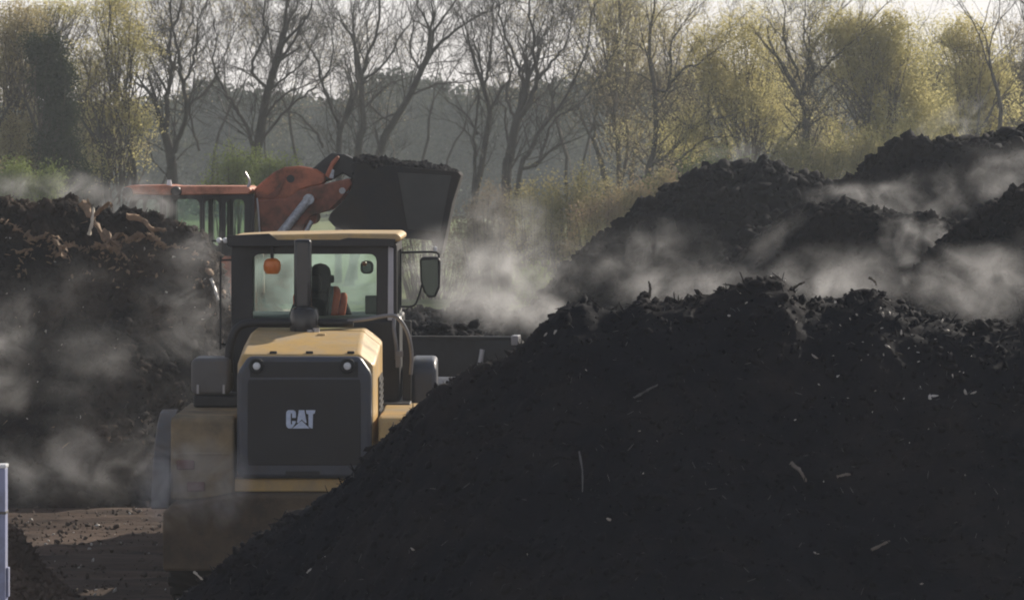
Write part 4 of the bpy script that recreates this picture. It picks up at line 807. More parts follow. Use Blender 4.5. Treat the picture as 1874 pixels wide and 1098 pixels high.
def leaf_cards(rng, c, size, name, material, parent, **k):
    n = len(c); s = size*rng.uniform(.5, 1.3, n); Rm = rotmats(rng, n)
    q = np.array([[-1, 0, 0], [0, -.55, .12], [1, 0, 0], [0, .55, .12]])
    v = np.einsum('nij,kj->nki', Rm, q)*s[:, None, None]+c[:, None]
    f = np.arange(4*n).reshape(-1, 4); return mesh_np(name, v.reshape(-1, 3), f, material, parent, **k)
NT = [0]
def tree(px, Y, label, seed, stems, L=3.0, r=.24, leaf=None, nleaf=0, lsize=.05, lspread=.22, name="bare_tree", group="bare trees along the yard's edge", opt=None, bark='bark', base=0.0):
    rng = np.random.default_rng(seed); o = dict(DEF); o.update(opt or {}); x = (px-937)*Y/F
    root = empty(name, (x, Y, base), label=label, cat="tree", group=group)
    thick, thin, tips = [], [], []
    for st in stems:                            # (lean in x, lean in y, trunk length, radius factor)
        d = np.array([st[0], st[1], 1.0]); d /= np.linalg.norm(d); p = np.array([st[4] if len(st) > 4 else 0., 0., -.2])
        nseg = 5; rad = r*st[3]
        tl = st[2]
        for i in range(nseg):
            d2 = d+rng.normal(size=3)*.03; d2 /= np.linalg.norm(d2); pn = p+d2*tl/nseg
            fl = 1.35 if i == 0 else 1.0
            thick.append((*p, *pn, rad*fl*(1-.04*i), rad*(1-.04*(i+1)))); p = pn
        branch(rng, p, d, L, rad*.72, 0, thick, thin, tips, o)
    seg_mesh("trunk", thick, M[bark], root, 7)
    if leaf is None or nleaf < 20000: seg_mesh("twigs", thin, M[bark], root, 3)
    else: seg_mesh("twigs", thin, M[bark], root, 3)
    if leaf: leaves(rng, tips, nleaf, lspread, lsize, "crown", M[leaf], root)
    NT[0] += len(thick)+len(thin); return root
# bare trees, left to right
def traced(Y, label, seed, limbs, spawn=.36, bark='bark', leaf=None, nleaf=0, lsize=.045, bl=(.7, 1.5), tw=3, name="bare_tree", group="bare trees along the yard's edge"):
    """limbs: (outline points in photo pixels, start and end half width in pixels); each wanders in depth too"""
    rng = np.random.default_rng(seed); s = Y/F; x0 = (limbs[0][0][0][0]-937)*s
    root = empty(name, (x0, Y, 0), label=label, cat="tree", group=group); thick, thin, tips = [], [], []; o = dict(DEF, lv=5, tw=tw, ang=25, side=.45)
    depth = {}
    for li, (pts, ra, rb) in enumerate(limbs):
        q = [np.array(P(px, py, Y))-(x0, Y, 0) for px, py in pts]
        if li == 0: q[0][2] = -.2
        near = min(depth, key=lambda k: np.hypot(k[0]-pts[0][0], k[1]-pts[0][1]), default=None)
        dy = depth[near] if near and li else 0.0; slope = rng.normal()*.28 if li else 0.0
        Lp = smooth_path([Vector(v) for v in q], 4); n = len(Lp); prev = None; acc = 0; tot = 0
        for i, v in enumerate(Lp):
            v = np.array(v)
            if i: tot += np.linalg.norm(v-np.array(Lp[i-1])); 
            w = v+rng.normal(size=3)*.022*(li > 0); w[1] += dy+slope*tot
            r_ = (ra+(rb-ra)*i/(n-1))*.82*s*(1.35 if (li == 0 and i == 0) else 1)
            if i % 4 == 0: depth[pts[min(i//4, len(pts)-1)]] = w[1]
            if prev is not None:
                (thick if r_ > .03 else thin).append((*prev[0], *w, prev[1], r_)); acc += np.linalg.norm(w-prev[0])
                while acc > spawn:
                    acc -= spawn
                    if w[2] > 3.6:
                        d = (w-prev[0])/max(np.linalg.norm(w-prev[0]), 1e-6); dd = d*.8+rng.normal(size=3)*(.75, .6, .45)+(0, 0, .35); dd /= np.linalg.norm(dd)
                        branch(rng, w, dd, rng.uniform(*bl), max(min(r_*.45, .03), .012), 3 if rng.random() < .45 else 4, thick, thin, tips, o)
            prev = (w, r_)
        dd = np.array(Lp[-1])-np.array(Lp[-2]); dd /= max(np.linalg.norm(dd), 1e-6); branch(rng, prev[0], dd, 1.3, prev[1], 3, thick, thin, tips, o)
    seg_mesh("trunk", thick, M[bark], root, 7); seg_mesh("twigs", thin, M[bark], root, 3)
    if leaf: leaves(rng, tips, int(nleaf*3.6), .2, lsize*.5, "crown", M[leaf], root)
    return root
def A3(l): return [([(u/2, v/2) for u, v in p], a, b) for p, a, b in l]
def A5(l, ox=600): return [([(ox+u/2.614, v/2.614) for u, v in p], a, b) for p, a, b in l]
traced(121, "bare tree with short stout trunk and two tall stems above the orange roof", 1, A3([
 ([(634,960),(631,660),(628,600),(620,545)], 13, 10.5), ([(618,560),(606,500),(612,420),(616,330),(632,250),(622,190),(632,120),(660,50),(680,-40)], 6.5, 2), ([(614,335),(580,285),(548,225),(515,175),(500,110)], 3.2, 1.2),
 ([(632,560),(675,470),(690,400),(682,310),(672,250),(668,190),(650,90),(655,-30)], 6.5, 2), ([(685,310),(720,235),(735,150),(750,60),(800,-20)], 3.5, 1.2), ([(692,390),(750,350),(795,290),(810,240),(845,170),(860,90)], 3, 1), ([(640,250),(655,180),(700,90),(715,0)], 2.5, 1), ([(735,550),(715,480),(700,400),(712,300),(700,210),(722,110)], 3, 1)]))
traced(117, "bare tree with one dark trunk and steep forking limbs, left of the orange bell crank", 2, A3([
 ([(930,980),(938,600),(947,520),(960,440),(972,370),(986,318)], 12.5, 8.5), ([(984,325),(1005,240),(1030,160),(1050,80),(1062,-30)], 7, 2.5), ([(984,325),(925,270),(935,200),(970,130),(965,40),(978,-30)], 4, 1.5),
 ([(1008,235),(1060,180),(1110,90),(1140,30),(1155,-40)], 4, 1.4), ([(962,440),(1000,390),(1050,345),(1120,320),(1165,300)], 3.5, 1.2), ([(950,520),(985,480),(1050,400),(1130,335),(1185,290),(1230,240)], 4, 1.2),
 ([(938,590),(905,470),(870,400),(835,340),(800,280),(790,230),(802,160),(790,60)], 4.5, 1.3), ([(990,330),(1060,270),(1110,230),(1150,150)], 3, 1)]))
traced(127, "slim bare tree directly behind the orange linkage, forking low into two stems", 3, A3([
 ([(1238,980),(1240,560),(1247,475)], 8, 6), ([(1246,480),(1215,400),(1180,300),(1170,230),(1130,170),(1090,110)], 4.5, 1.3), ([(1248,478),(1290,390),(1305,300),(1300,200),(1290,80),(1300,-30)], 4.5, 1.5), ([(1180,540),(1150,480),(1080,415),(1020,420)], 3.5, 1), ([(1185,300),(1215,240),(1220,150),(1200,60)], 2.5, 1)]))
traced(130, "bare tree behind the left part of the raised bucket", 4, A3([
 ([(1290,980),(1310,560),(1330,470),(1325,380),(1322,285)], 9.5, 5.5), ([(1322,290),(1350,200),(1380,110),(1392,-30)], 5, 2), ([(1335,290),(1400,240),(1450,160),(1500,60),(1530,-20)], 3.2, 1.2), ([(1322,300),(1300,230),(1290,150),(1240,60)], 3, 1), ([(1328,400),(1390,340),(1440,300),(1520,280)], 2.8, 1)]))
traced(124, "bare tree leaning right over the raised bucket", 5, A3([
 ([(1270,980),(1390,560),(1440,450),(1500,350),(1550,240)], 10, 6.5), ([(1548,245),(1620,150),(1700,90),(1790,40)], 5, 1.6), ([(1553,240),(1590,120),(1640,40),(1690,-30)], 4, 1.5), ([(1500,350),(1600,310),(1720,300),(1800,280)], 3, 1), ([(1460,420),(1400,430),(1340,470)], 3, 1), ([(1540,260),(1500,180),(1510,80),(1480,0)], 3, 1)]))
traced(120, "bare tree with a slightly crooked trunk just right of the raised bucket", 6, A5([
 ([(700,1320),(702,980),(735,800),(760,640),(775,540),(742,410)], 8.5, 5), ([(742,412),(735,340),(720,260),(700,200),(690,90)], 3.4, 1.2), ([(742,412),(770,330),(780,220),(790,80),(780,-30)], 3.6, 1.4), ([(775,540),(830,430),(870,370),(860,280),(830,160)], 4.5, 1.4), ([(715,650),(690,590),(630,520),(560,470)], 3, 1), ([(700,950),(700,780),(706,640)], 4.5, 3)]))
traced(114, "thick multi-stemmed bare tree in the centre, darkest of the row", 7, A5([
 ([(850,1380),(855,850),(870,750),(890,640),(905,575)], 12, 9.5), ([(900,590),(870,510),(855,430),(880,330),(850,220)], 4, 1.4), ([(903,580),(920,500),(935,400),(905,310),(880,240),(830,100),(820,-20)], 5.5, 1.6), ([(908,580),(960,500),(1000,390),(985,270),(985,180),(960,60),(975,-30)], 6.5, 1.8),
 ([(1000,385),(1060,310),(1110,250),(1150,170),(1170,60)], 3.6, 1.2), ([(935,400),(932,320),(975,245),(1040,160),(1080,60)], 3, 1.2), ([(870,700),(850,600),(845,520),(800,450)], 3.5, 1.2)]))
traced(120, "slender bare tree leaning right beside the multi-stemmed one", 8, A5([
 ([(840,1320),(920,820),(960,740),(1000,650),(1060,570),(1130,480),(1200,340),(1240,240)], 6.5, 2), ([(930,800),(1000,790),(1050,650),(1090,570),(1200,500),(1290,385)], 4, 1.3), ([(1000,790),(1080,710),(1180,670),(1240,640)], 3.2, 1.1), ([(1060,570),(1080,450),(1130,380),(1210,310)], 3, 1.1)]))
traced(126, "brownish twiggy tree with upright stems right of the centre", 9, A5([
 ([(1400,1300),(1390,740),(1370,600),(1375,500),(1380,380),(1370,250),(1400,120),(1390,-20)], 6, 1.8), ([(1395,900),(1440,700),(1430,500),(1435,400),(1450,260),(1430,120)], 4.5, 1.4), ([(1372,600),(1330,480),(1290,360),(1230,280)], 3.4, 1.1), ([(1376,500),(1340,400),(1330,280),(1290,160)], 3, 1.1)]), bark='barkbrown', leaf='leaf_brown', nleaf=4500, tw=5)
traced(122, "tree with thin dark stems and first brown buds above the middle heap", 10, A5([
 ([(1520,1320),(1530,860),(1555,740),(1570,600),(1560,400),(1540,300),(1542,150),(1562,40),(1560,-30)], 8, 2), ([(1550,790),(1600,760),(1673,690),(1780,600),(1900,560)], 4.5, 1.5), ([(1560,820),(1640,800),(1740,710),(1810,665),(1900,660)], 4, 1.4), ([(1566,430),(1625,430),(1640,320),(1645,200),(1700,110)], 4, 1.3), ([(1625,430),(1700,330),(1770,310),(1850,240)], 3.4, 1.2)]), leaf='leaf_olive', nleaf=6500, tw=4)
traced(117, "dark forked tree standing between two olive crowns", 11, A5([
 ([(712,1300),(718,620),(712,520),(692,468)], 9, 7), ([(694,472),(665,420),(675,330),(628,240),(615,150),(620,40)], 4.2, 1.4), ([(696,468),(725,440),(760,370),(745,270),(790,180),(825,140),(880,60)], 5.5, 1.5), ([(758,372),(830,300),(880,250),(930,200),(1000,120)], 3.6, 1.2),
 ([(714,590),(780,500),(850,410),(960,340),(1015,315)], 4.2, 1.4), ([(720,620),(800,560),(900,540)], 3.2, 1.2), ([(700,450),(715,350),(725,250),(700,150),(710,50)], 3.4, 1.2)], 1200), leaf='leaf_olive', nleaf=5000, tw=3)
tree(1884, 118, "bare tree cut by the right edge of the picture", 12, [(.0, 0, 5.0, .9), (-.2, 0, 5.0, .6)], L=2.8, r=.2, opt=dict(ang=22))
tree(250, 133, "thin bare tree fading behind the stout forked one on the left", 13, [(-.05, 0, 3.5, .8), (.22, 0, 3.6, .6)], L=3.0, r=.12, opt=dict(ang=21, tw=5), leaf='leaf_brown', nleaf=6000, lsize=.045)
tree(545, 140, "thin bare tree fading between the two dark trunks above the orange arm", 14, [(.02, 0, 3.5, .8), (-.3, 0, 3.2, .6)], L=3.1, r=.12, opt=dict(ang=22, tw=3))
tree(780, 142, "thin bare tree fading behind the bucket's top edge", 15, [(-.05, 0, 4.0, .8), (.2, 0, 4.0, .6)], L=3.1, r=.12, opt=dict(ang=22, tw=3))
tree(1045, 140, "thin bare tree fading behind the leaning slender one", 16, [(-.05, 0, 4.0, .8), (.1, 0, 4.0, .6)], L=3.1, r=.12, opt=dict(ang=26, tw=4), leaf='leaf_brown', nleaf=8000, lsize=.045)
tree(385, 142, "thin bare tree fading right of the stout forked one", 17, [(.05, 0, 3.5, .8), (.3, 0, 3.2, .5)], L=3.1, r=.12, opt=dict(ang=22, tw=3))
for i, (px_, lean) in enumerate(((180, .1), (300, -.1), (430, .15), (520, -.1), (600, .1), (720, 0.), (810, .12), (900, -.1), (985, .1), (1080, 0.), (1160, -.1), (1400, .1), (1560, -.1))):
    LB = ["pale hazy bare tree behind the %s" % t for t in ("olive crown at the left", "stout forked tree's left stem", "gap right of the stout forked tree", "gap above the orange arm", "slim tree at the orange linkage", "leaning trunk over the bucket",
          "sky gap right of the leaning trunk", "multi-stemmed tree's left side", "multi-stemmed tree's right side", "slender leaning tree", "brownish twiggy tree", "broad olive crown's right side", "dark forked tree's right side")]
    if i not in (0, 2, 5, 9, 11): continue
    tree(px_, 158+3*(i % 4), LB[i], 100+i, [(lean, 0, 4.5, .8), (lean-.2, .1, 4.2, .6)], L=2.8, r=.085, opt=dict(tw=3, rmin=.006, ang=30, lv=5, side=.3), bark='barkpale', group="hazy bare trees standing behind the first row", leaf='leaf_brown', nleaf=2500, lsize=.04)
# trees coming into leaf: crown built from clumps
def leafy(px, Y, label, seed, crown, leaf, n, size=.055, name="leafing_tree", stems=None, clumps=90, group="trees coming into leaf", twig=3, rad=.16, cl=(.2, .55), extra_up=1.1):
    """crown: list of (px, py, radius px x, radius px y) lobes of the photo's crown outline"""
    rng = np.random.default_rng(seed); x = (px-937)*Y/F; root = empty(name, (x, Y, 0), label=label, cat="tree", group=group)
    thick, thin, tips = [], [], []
    for st in (stems or [(-.1, 0, 3.5, 1.0), (.12, .05, 3.8, .8)]):
        d = np.array([st[0], st[1], 1.0]); d /= np.linalg.norm(d); p = np.array([0., 0., -.2]); r_ = rad*st[3]
        for i in range(5):
            d2 = d+rng.normal(size=3)*.03; pn = p+d2*st[2]/5; thick.append((*p, *pn, r_, r_*.96)); p = pn; r_ *= .96
        branch(rng, p, d, 2.0, r_, 0, thick, thin, tips, dict(DEF, lv=4, tw=twig, ang=23, side=.25))
    C = []; s = Y/F
    for (cx, cyy, rx, ry) in crown:
        k = max(8, int(clumps*5*rx*ry/8000)); v = rng.normal(size=(k, 3)); v /= np.linalg.norm(v, axis=1)[:, None]; v *= (rng.random((k, 1))**.42)*rng.uniform(.8, 1.22, (k, 1))
        c0 = np.array(P(cx, cyy, Y))-(x, Y, 0); C.append(c0+v*(rx*s*1.12, rx*s*.85, ry*s*.9))
    C = np.concatenate(C); hole = fbm(C[:, 0]*.9+seed, C[:, 2]*.8+C[:, 1]*.5, 3, seed); C = C[hole > -.3]; cr = rng.uniform(*cl, len(C))
    for c in C[rng.integers(0, len(C), 110)]:                # limbs reaching into the leaf masses
        b = np.array([c[0]*.25+rng.normal()*.2, c[1]*.25, max(2.5, c[2]-rng.uniform(1.5, 3.5))]); m_ = (b+c)/2+rng.normal(size=3)*.15-(0, 0, .2)
        thin.append((*b, *m_, .035, .02)); thin.append((*m_, *c, .02, .008))
    n = int(n*.62); size = size*.72
    w = cr**2*rng.uniform(.1, 1.0, len(C))**1.6; idx = rng.choice(len(C), n, p=w/w.sum()); off = rng.normal(size=(n, 3)); off[:, 2] *= extra_up
    pos = C[idx]+off*(cr[idx]*.40)[:, None]
    seg_mesh("trunk", thick, M['bark'], root, 7); seg_mesh("twigs", thin, M['barkbrown'], root, 3)
    leaf_cards(rng, pos, size, "crown", M[leaf], root)
    return root
G2 = "trees coming into leaf"
leafy(1372, 122, "olive leafing tree with a broad crown above the middle heap", 31, [(1370,70,60,70),(1340,180,80,80),(1400,210,60,70),(1300,120,60,80),(1290,250,80,70)], 'leaf_olive', 60000)
leafy(1610, 117, "tallest olive leafing tree with a full tapering crown right of the dark forked tree", 32, [(1620,60,50,55),(1630,130,75,80),(1655,200,72,70),(1600,240,90,70),(1570,110,50,80),(1530,60,70,50)], 'leaf_olive', 85000)
leafy(1785, 121, "rounded olive leafing tree near the right edge", 33, [(1770,75,50,45),(1790,140,70,65),(1825,190,42,55),(1760,220,75,50)], 'leaf_olive', 55000)
leafy(1700, 136, "fainter leafing tree filling the gap between two olive crowns at the right", 34, [(1705,70,60,50),(1700,160,90,90),(1710,260,120,60)], 'leaf_olive', 26000)
leafy(1230, 134, "sparse brownish leafing tree right of the bare row", 35, [(1220,60,90,70),(1250,160,90,80),(1200,260,90,60)], 'leaf_brown', 26000, clumps=110)
leafy(1130, 137, "sparse leafing tree with olive top above the bramble", 36, [(1130,30,80,50),(1120,110,80,60)], 'leaf_olive', 12000)
leafy(215, 118, "olive leafing tree whose crown reaches the top edge at the left", 37, [(215,20,45,60),(240,80,50,60),(170,120,60,60),(215,210,60,60),(250,250,40,50),(190,290,70,40)], 'leaf_olive', 30000, stems=[(-.1, 0, 3.0, .8), (.15, 0, 3.0, .6)])
leafy(20, 116, "brownish leafing tree filling the left edge", 38, [(20,150,70,120),(10,260,80,70),(30,60,60,60),(80,300,60,40)], 'leaf_brown', 52000)
leafy(90, 112, "dark ivy-clad tree with a dense blackish green crown at the left", 39, [(82,95,36,30),(100,145,34,40),(112,205,28,45),(108,265,36,45),(125,320,44,34)], 'leaf_dark', 60000, name="ivy_clad_tree", stems=[(.02, 0, 3.5, 1.2)], size=.06)
leafy(45, 130, "pale leafing tree with thin upper limbs above the ivy-clad one", 40, [(40,30,60,40),(110,20,60,30)], 'leaf_olive', 7000, stems=[(.08, 0, 4.5, 1.0), (.2, 0, 4.5, .8), (-.1, 0, 4.5, .8)])
leafy(160, 131, "thin leafing tree behind the ivy-clad crown's right side", 41, [(170,170,70,90),(180,270,80,60)], 'leaf_brown', 18000)
leafy(1500, 138, "dim leafing tree low behind the dark forked tree", 42, [(1480,250,90,60),(1540,280,90,50),(1420,120,60,90)], 'leaf_brown', 24000)
leafy(1865, 133, "pale leafing tree at the far right behind the bare one", 43, [(1860,60,50,50),(1880,150,50,90)], 'leaf_brown', 14000)
# bushes and weeds at the foot of the trees
def bush(px, Y, label, seed, lobes, leaf, n, size=.05, name="bush", group="bushes at the foot of the trees", base_y=None):
    rng = np.random.default_rng(seed); x = (px-937)*Y/F; root = empty(name, (x, Y, 0), label=label, cat="bush", group=group)
    C = []; s = Y/F; segs = []
    for (cx, cyy, rx, ry) in lobes:
        k = max(8, int(rx*ry/90)); v = rng.normal(size=(k, 3)); v /= np.linalg.norm(v, axis=1)[:, None]; v *= rng.random((k, 1))**.4
        C.append(np.array(P(cx, cyy, Y))-(x, Y, 0)+v*(rx*s, rx*s*.8, ry*s))
    C = np.concatenate(C); C = C[C[:, 2] > .1]
    for c in C:
        b = np.array([c[0]*.55+rng.normal()*.15, c[1]*.55+rng.normal()*.15, -.1]); m = (b+c)/2+rng.normal(size=3)*.1
        segs.append((*b, *m, .022, .015)); segs.append((*m, *(c+(0, 0, .25)), .015, .006))
    seg_mesh("stems", segs, M['barkbrown'], root, 3)
    n = int(n*1.0); size *= .76; idx = rng.integers(0, len(C), n); off = rng.normal(size=(n, 3))*(.14, .14, .24)
    pos = C[idx]+off; pos = pos[pos[:, 2] > 0]
    leaf_cards(rng, pos, size, "foliage", M[leaf], root); return root
bush(1020, 106, "yellowish green bush above the steam in the centre", 51, [(990,370,60,40),(1060,360,50,50),(1020,430,90,50)], 'leaf_bush', 15000)
bush(1120, 104, "pinkish brown bramble thicket left of the middle heap", 52, [(1130,390,60,50),(1090,440,70,60),(1170,370,40,40),(1200,350,50,30)], 'leaf_pink', 18000)
bush(900, 108, "dull brown bush right of the raised bucket", 53, [(900,400,60,60),(940,450,80,60),(860,440,50,60)], 'leaf_dull', 13000)
bush(965, 110, "grey-brown bush fading into the steam below the centre", 54, [(960,470,90,50),(1030,480,60,40)], 'leaf_dull', 9000)
bush(1280, 110, "green-tinged bush on the left shoulder of the middle heap", 55, [(1270,330,60,30),(1340,310,60,30),(1200,380,70,50)], 'leaf_green', 11000)
bush(1430, 112, "olive undergrowth between the middle and the right heaps", 56, [(1450,300,60,30),(1520,310,60,40),(1580,280,60,30)], 'leaf_bush', 15000)
bush(440, 108, "tall fresh green weeds behind the orange roof's right end", 57, [(420,310,28,40),(455,330,40,40),(400,340,25,30)], 'leaf_green', 7000)
bush(500, 106, "bright green shrub above the bell crank", 58, [(500,310,26,30),(520,330,30,30),(480,340,30,30)], 'leaf_green', 6000)
bush(40, 104, "fresh green shrub above the left end of the left heap", 59, [(30,330,50,22),(70,340,50,26),(0,345,40,25)], 'leaf_green', 10000)
bush(790, 112, "dim brown undergrowth behind the raised bucket", 60, [(760,440,90,60),(850,470,60,50)], 'leaf_dull', 9000)
bush(984, 92, "low bright green clump at the foot of the middle heap", 61, [(975,520,26,12),(990,535,22,10),(960,530,24,9)], 'leaf_green', 3500, size=.045)
# distant wood: one mass
def far_wood():
    rng = np.random.default_rng(77); Y = 300.0; pos = []; stem = []
    xs = np.linspace(-260, 2150, 110)
    top = np.interp(xs, [-260, 0, 150, 300, 400, 470, 560, 640, 700, 780, 860, 950, 1050, 1200, 1400, 1600, 2150], [180, 200, 205, 200, 165, 182, 180, 185, 140, 150, 185, 175, 160, 140, 130, 130, 140])
    for x, t in zip(xs, top):
        t = t+rng.normal()*8; Yk = Y+rng.uniform(-25, 40); c = np.array(P(x, t, Yk)); h = c[2]
        k = 2200; z = h*rng.random(k)**.75; rad = 3.2*np.sqrt(np.clip(1-(z/h-.45)**2/.36, .05, 1))
        a = rng.uniform(0, 2*np.pi, k); rr = rad*np.sqrt(rng.random(k)); cl_ = .35*rng.normal(size=(k, 3))
        pos.append(np.stack([c[0]+rr*np.cos(a), Yk+rr*np.sin(a), z], 1)+cl_)
    leaf_cards(rng, np.concatenate(pos), .27, "distant_wood", M['leaf_far'], None, kind="stuff", label="grey-green wood far behind the bare trees")
far_wood()
# ------------------------------------------------------------------ haze: one even closed box of air
def haze():
    bm = B(); box(bm, -400, 400, -30, 620, -1.4, 32)
    m = bpy.data.materials.new("pale_air"); m.use_nodes = True; N, L = m.node_tree.nodes, m.node_tree.links; N.remove(N["Principled BSDF"])
    v = N.new("ShaderNodeVolumePrincipled"); v.inputs["Color"].default_value = (0.82, 0.90, 1, 1); v.inputs["Density"].default_value = 0.00058; v.inputs["Anisotropy"].default_value = 0.3
    L.new(v.outputs[0], N["Material Output"].inputs["Volume"]); obj("haze", bm, m, smooth=0, kind="stuff", label="thin pale haze filling the air of the yard")
haze()
# ------------------------------------------------------------------ steam drifting off the heaps
def steam(px, py, Y, rx, ry, depth, dens, label, seed=0, tilt=0.0, scale=1.0, lo=.42, hi=.75, stretch=(1, 1, 1), fall=1.0, warp=2.2, wsc=1.1):
    s = Y/F; c = P(px, py, Y); bm = B(); bmesh.ops.create_icosphere(bm, subdivisions=3, radius=1.0)
    m = bpy.data.materials.new("drifting_steam"); m.use_nodes = True; N, L = m.node_tree.nodes, m.node_tree.links; N.remove(N["Principled BSDF"])
    tc = N.new("ShaderNodeTexCoord"); ln = N.new("ShaderNodeVectorMath"); ln.operation = 'LENGTH'
    wm = N.new("ShaderNodeMapping"); wm.inputs["Location"].default_value = (seed*2.3, seed*7.1, seed*.9); wm.inputs["Scale"].default_value = (rx*s*wsc, depth*.7*wsc, ry*s*wsc); L.new(tc.outputs["Object"], wm.inputs[0])
    wz = N.new("ShaderNodeTexNoise"); wz.inputs["Scale"].default_value = 1.0; wz.inputs["Detail"].default_value = 3; wz.inputs["Roughness"].default_value = .6; L.new(wm.outputs[0], wz.inputs["Vector"])
    ws = N.new("ShaderNodeVectorMath"); ws.operation = 'SUBTRACT'; L.new(wz.outputs["Color"], ws.inputs[0]); ws.inputs[1].default_value = (.5, .5, .5)
    wk = N.new("ShaderNodeVectorMath"); wk.operation = 'SCALE'; L.new(ws.outputs[0], wk.inputs[0]); wk.inputs["Scale"].default_value = warp
    wa = N.new("ShaderNodeVectorMath"); wa.operation = 'ADD'; L.new(tc.outputs["Object"], wa.inputs[0]); L.new(wk.outputs[0], wa.inputs[1])
    L.new(wa.outputs[0], ln.inputs[0])
    l0 = N.new("ShaderNodeVectorMath"); l0.operation = 'LENGTH'; L.new(tc.outputs["Object"], l0.inputs[0])
    f0 = N.new("ShaderNodeMapRange"); f0.interpolation_type = 'SMOOTHSTEP'; f0.inputs[1].default_value = .98; f0.inputs[2].default_value = .70; L.new(l0.outputs["Value"], f0.inputs[0])
    fo = N.new("ShaderNodeMapRange"); fo.interpolation_type = 'SMOOTHSTEP'; fo.inputs[1].default_value = .97; fo.inputs[2].default_value = .97-fall*.95; fo.inputs[3].default_value = 0; fo.inputs[4].default_value = 1
    L.new(ln.outputs["Value"], fo.inputs[0])
    mp = N.new("ShaderNodeMapping"); mp.inputs["Location"].default_value = (seed*3.7, seed*1.9, seed*5.3)
    mp.inputs["Scale"].default_value = (rx*s*scale*1.5*stretch[0], depth*scale*.8*stretch[1], ry*s*scale*1.8*stretch[2]); L.new(tc.outputs["Object"], mp.inputs[0])
    nz = N.new("ShaderNodeTexNoise"); nz.inputs["Scale"].default_value = 1.0; nz.inputs["Detail"].default_value = 6; nz.inputs["Roughness"].default_value = .6; nz.inputs["Distortion"].default_value = .8
    mp.inputs["Rotation"].default_value = (0, R(35), 0)
    st_ = N.new("ShaderNodeMapping"); st_.inputs["Scale"].default_value = (1.0, 1.0, 1.0); L.new(mp.outputs[0], st_.inputs[0]); L.new(st_.outputs[0], nz.inputs["Vector"])
    mr = N.new("ShaderNodeMapRange"); mr.interpolation_type = 'SMOOTHSTEP'; mr.inputs[1].default_value = lo; mr.inputs[2].default_value = hi; mr.inputs[3].default_value = 0; mr.inputs[4].default_value = dens; L.new(nz.outputs[0], mr.inputs[0])
    m0 = N.new("ShaderNodeMath"); m0.operation = 'MULTIPLY'; L.new(fo.outputs[0], m0.inputs[0]); L.new(f0.outputs[0], m0.inputs[1])
    mu = N.new("ShaderNodeMath"); mu.operation = 'MULTIPLY'; L.new(m0.outputs[0], mu.inputs[0]); L.new(mr.outputs[0], mu.inputs[1])
    v = N.new("ShaderNodeVolumePrincipled"); v.inputs["Color"].default_value = (.95, .95, .96, 1); v.inputs["Anisotropy"].default_value = .3
    L.new(mu.outputs[0], v.inputs["Density"]); L.new(v.outputs[0], N["Material Output"].inputs["Volume"])
    o = obj("steam", bm, m, smooth=0, kind="stuff", label=label); o.location = c; o.scale = (rx*s, depth, ry*s); o.rotation_euler = (0, R(tilt), 0); return o
steam(890, 505, 47.5, 220, 125, 4.0, .48, "bright steam rising right of the yellow cab", 1, lo=.42, hi=.74, scale=1.2)
steam(900, 560, 46, 150, 60, 2.4, .6, "steam lying low right of the cab mirror", 24, lo=.38, hi=.72, scale=1.3)
steam(930, 420, 56, 130, 100, 3.0, .34, "thin steam curling up before the brown bushes", 2, lo=.44, hi=.7, scale=1.2)
steam(1000, 580, 44, 80, 60, 2.0, .7, "steam behind the near heap's left shoulder", 3, lo=.42, hi=.7, scale=1.4)
steam(1280, 530, 32, 230, 55, 2.2, .5, "steam band along the near heap's crest", 4, lo=.42, hi=.72, scale=1.5, tilt=-4)
steam(1560, 505, 32, 200, 80, 2.4, .62, "densest steam bank behind the near heap's peak", 5, lo=.42, hi=.70, scale=1.3)
steam(1720, 555, 27.6, 190, 70, .8, .8, "steam veiling the near heap's crest at the right", 25, lo=.44, hi=.74, scale=1.6)
steam(1820, 520, 31, 170, 100, 2.2, .5, "steam bank at the right edge above the near heap", 6, lo=.44, hi=.72, scale=1.3)
steam(1620, 385, 45.0, 230, 75, 1.8, .34, "steam blowing across the low middle heap", 7, lo=.46, hi=.72, scale=1.2, tilt=-12)
steam(1800, 330, 44, 170, 85, 2.0, .36, "steam drifting over the highest heap's face", 8, lo=.46, hi=.72, scale=1.2, tilt=-18)
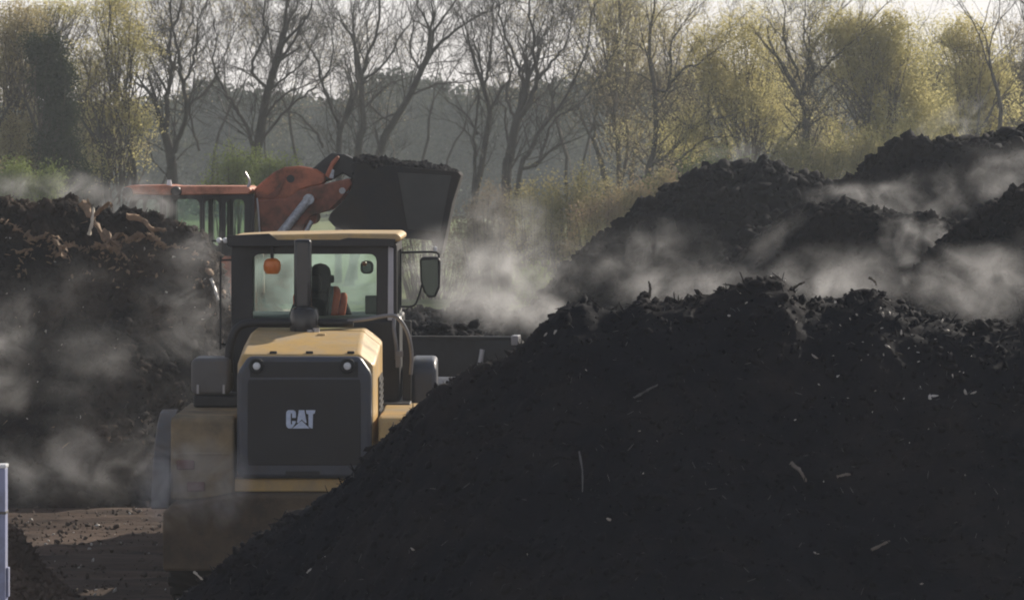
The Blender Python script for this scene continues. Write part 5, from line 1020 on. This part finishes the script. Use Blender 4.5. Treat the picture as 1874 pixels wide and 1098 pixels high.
steam(1690, 430, 41, 110, 75, 1.4, 1.2, "small bright puff of steam right of the middle", 9, lo=.48, hi=.70, scale=1.4)
steam(1740, 228, 51, 110, 55, 1.6, .6, "thin plume rising from the highest heap's crest", 10, lo=.46, hi=.72, scale=1.3, tilt=-30)
steam(1400, 445, 42.9, 130, 36, .9, .35, "pale wisp of steam sliding down the low heap's left flank", 11, lo=.42, hi=.74, scale=1.3, tilt=-40)
steam(1570, 355, 44.6, 140, 34, .9, .9, "wisp of steam on the low heap's top", 12, lo=.42, hi=.74, scale=1.3, tilt=-4)
steam(1850, 470, 36, 80, 70, 1.3, .6, "steam wisps before the right edge heap", 13, lo=.46, hi=.72, scale=1.5)
steam(150, 850, 42.5, 290, 120, 1.7, .48, "steam rolling over the foot of the left heap", 14, lo=.42, hi=.74, scale=1.2)
steam(350, 880, 33.25, 130, 120, .8, 1.5, "steam wrapping the yellow loader's left rear corner", 15, lo=.36, hi=.72, scale=1.5)
steam(0, 640, 43.5, 90, 170, 1.5, .48, "steam at the left edge before the left heap", 16, lo=.42, hi=.72, scale=1.1)
steam(350, 560, 43.5, 130, 260, 1.4, .34, "steam column between the left heap and the yellow cab", 17, lo=.42, hi=.74, scale=1.2)
steam(190, 640, 43, 320, 250, 1.6, .15, "faint steam veiling the left heap's face", 18, lo=.42, hi=.76, scale=1.1)
steam(270, 365, 49.5, 120, 65, 1.4, .95, "steam over the left heap's crest hiding the orange roof's left end", 19, lo=.40, hi=.70, scale=1.2)
steam(70, 345, 50.5, 170, 45, 1.5, .7, "steam fringe above the left heap's crest", 20, lo=.42, hi=.72, scale=1.2)
steam(1340, 300, 60, 90, 50, 1.6, .4, "faint wisp rising from the middle heap's top", 21, lo=.46, hi=.72, scale=1.2)
steam(560, 520, 46, 200, 140, 2.0, 1.5, "steam seen through the yellow loader's cab", 22, lo=.34, hi=.72, scale=1.1)
steam(1180, 480, 50, 200, 100, 2.0, .30, "faint steam in the dip before the middle heap", 23, lo=.42, hi=.74, scale=1.2)
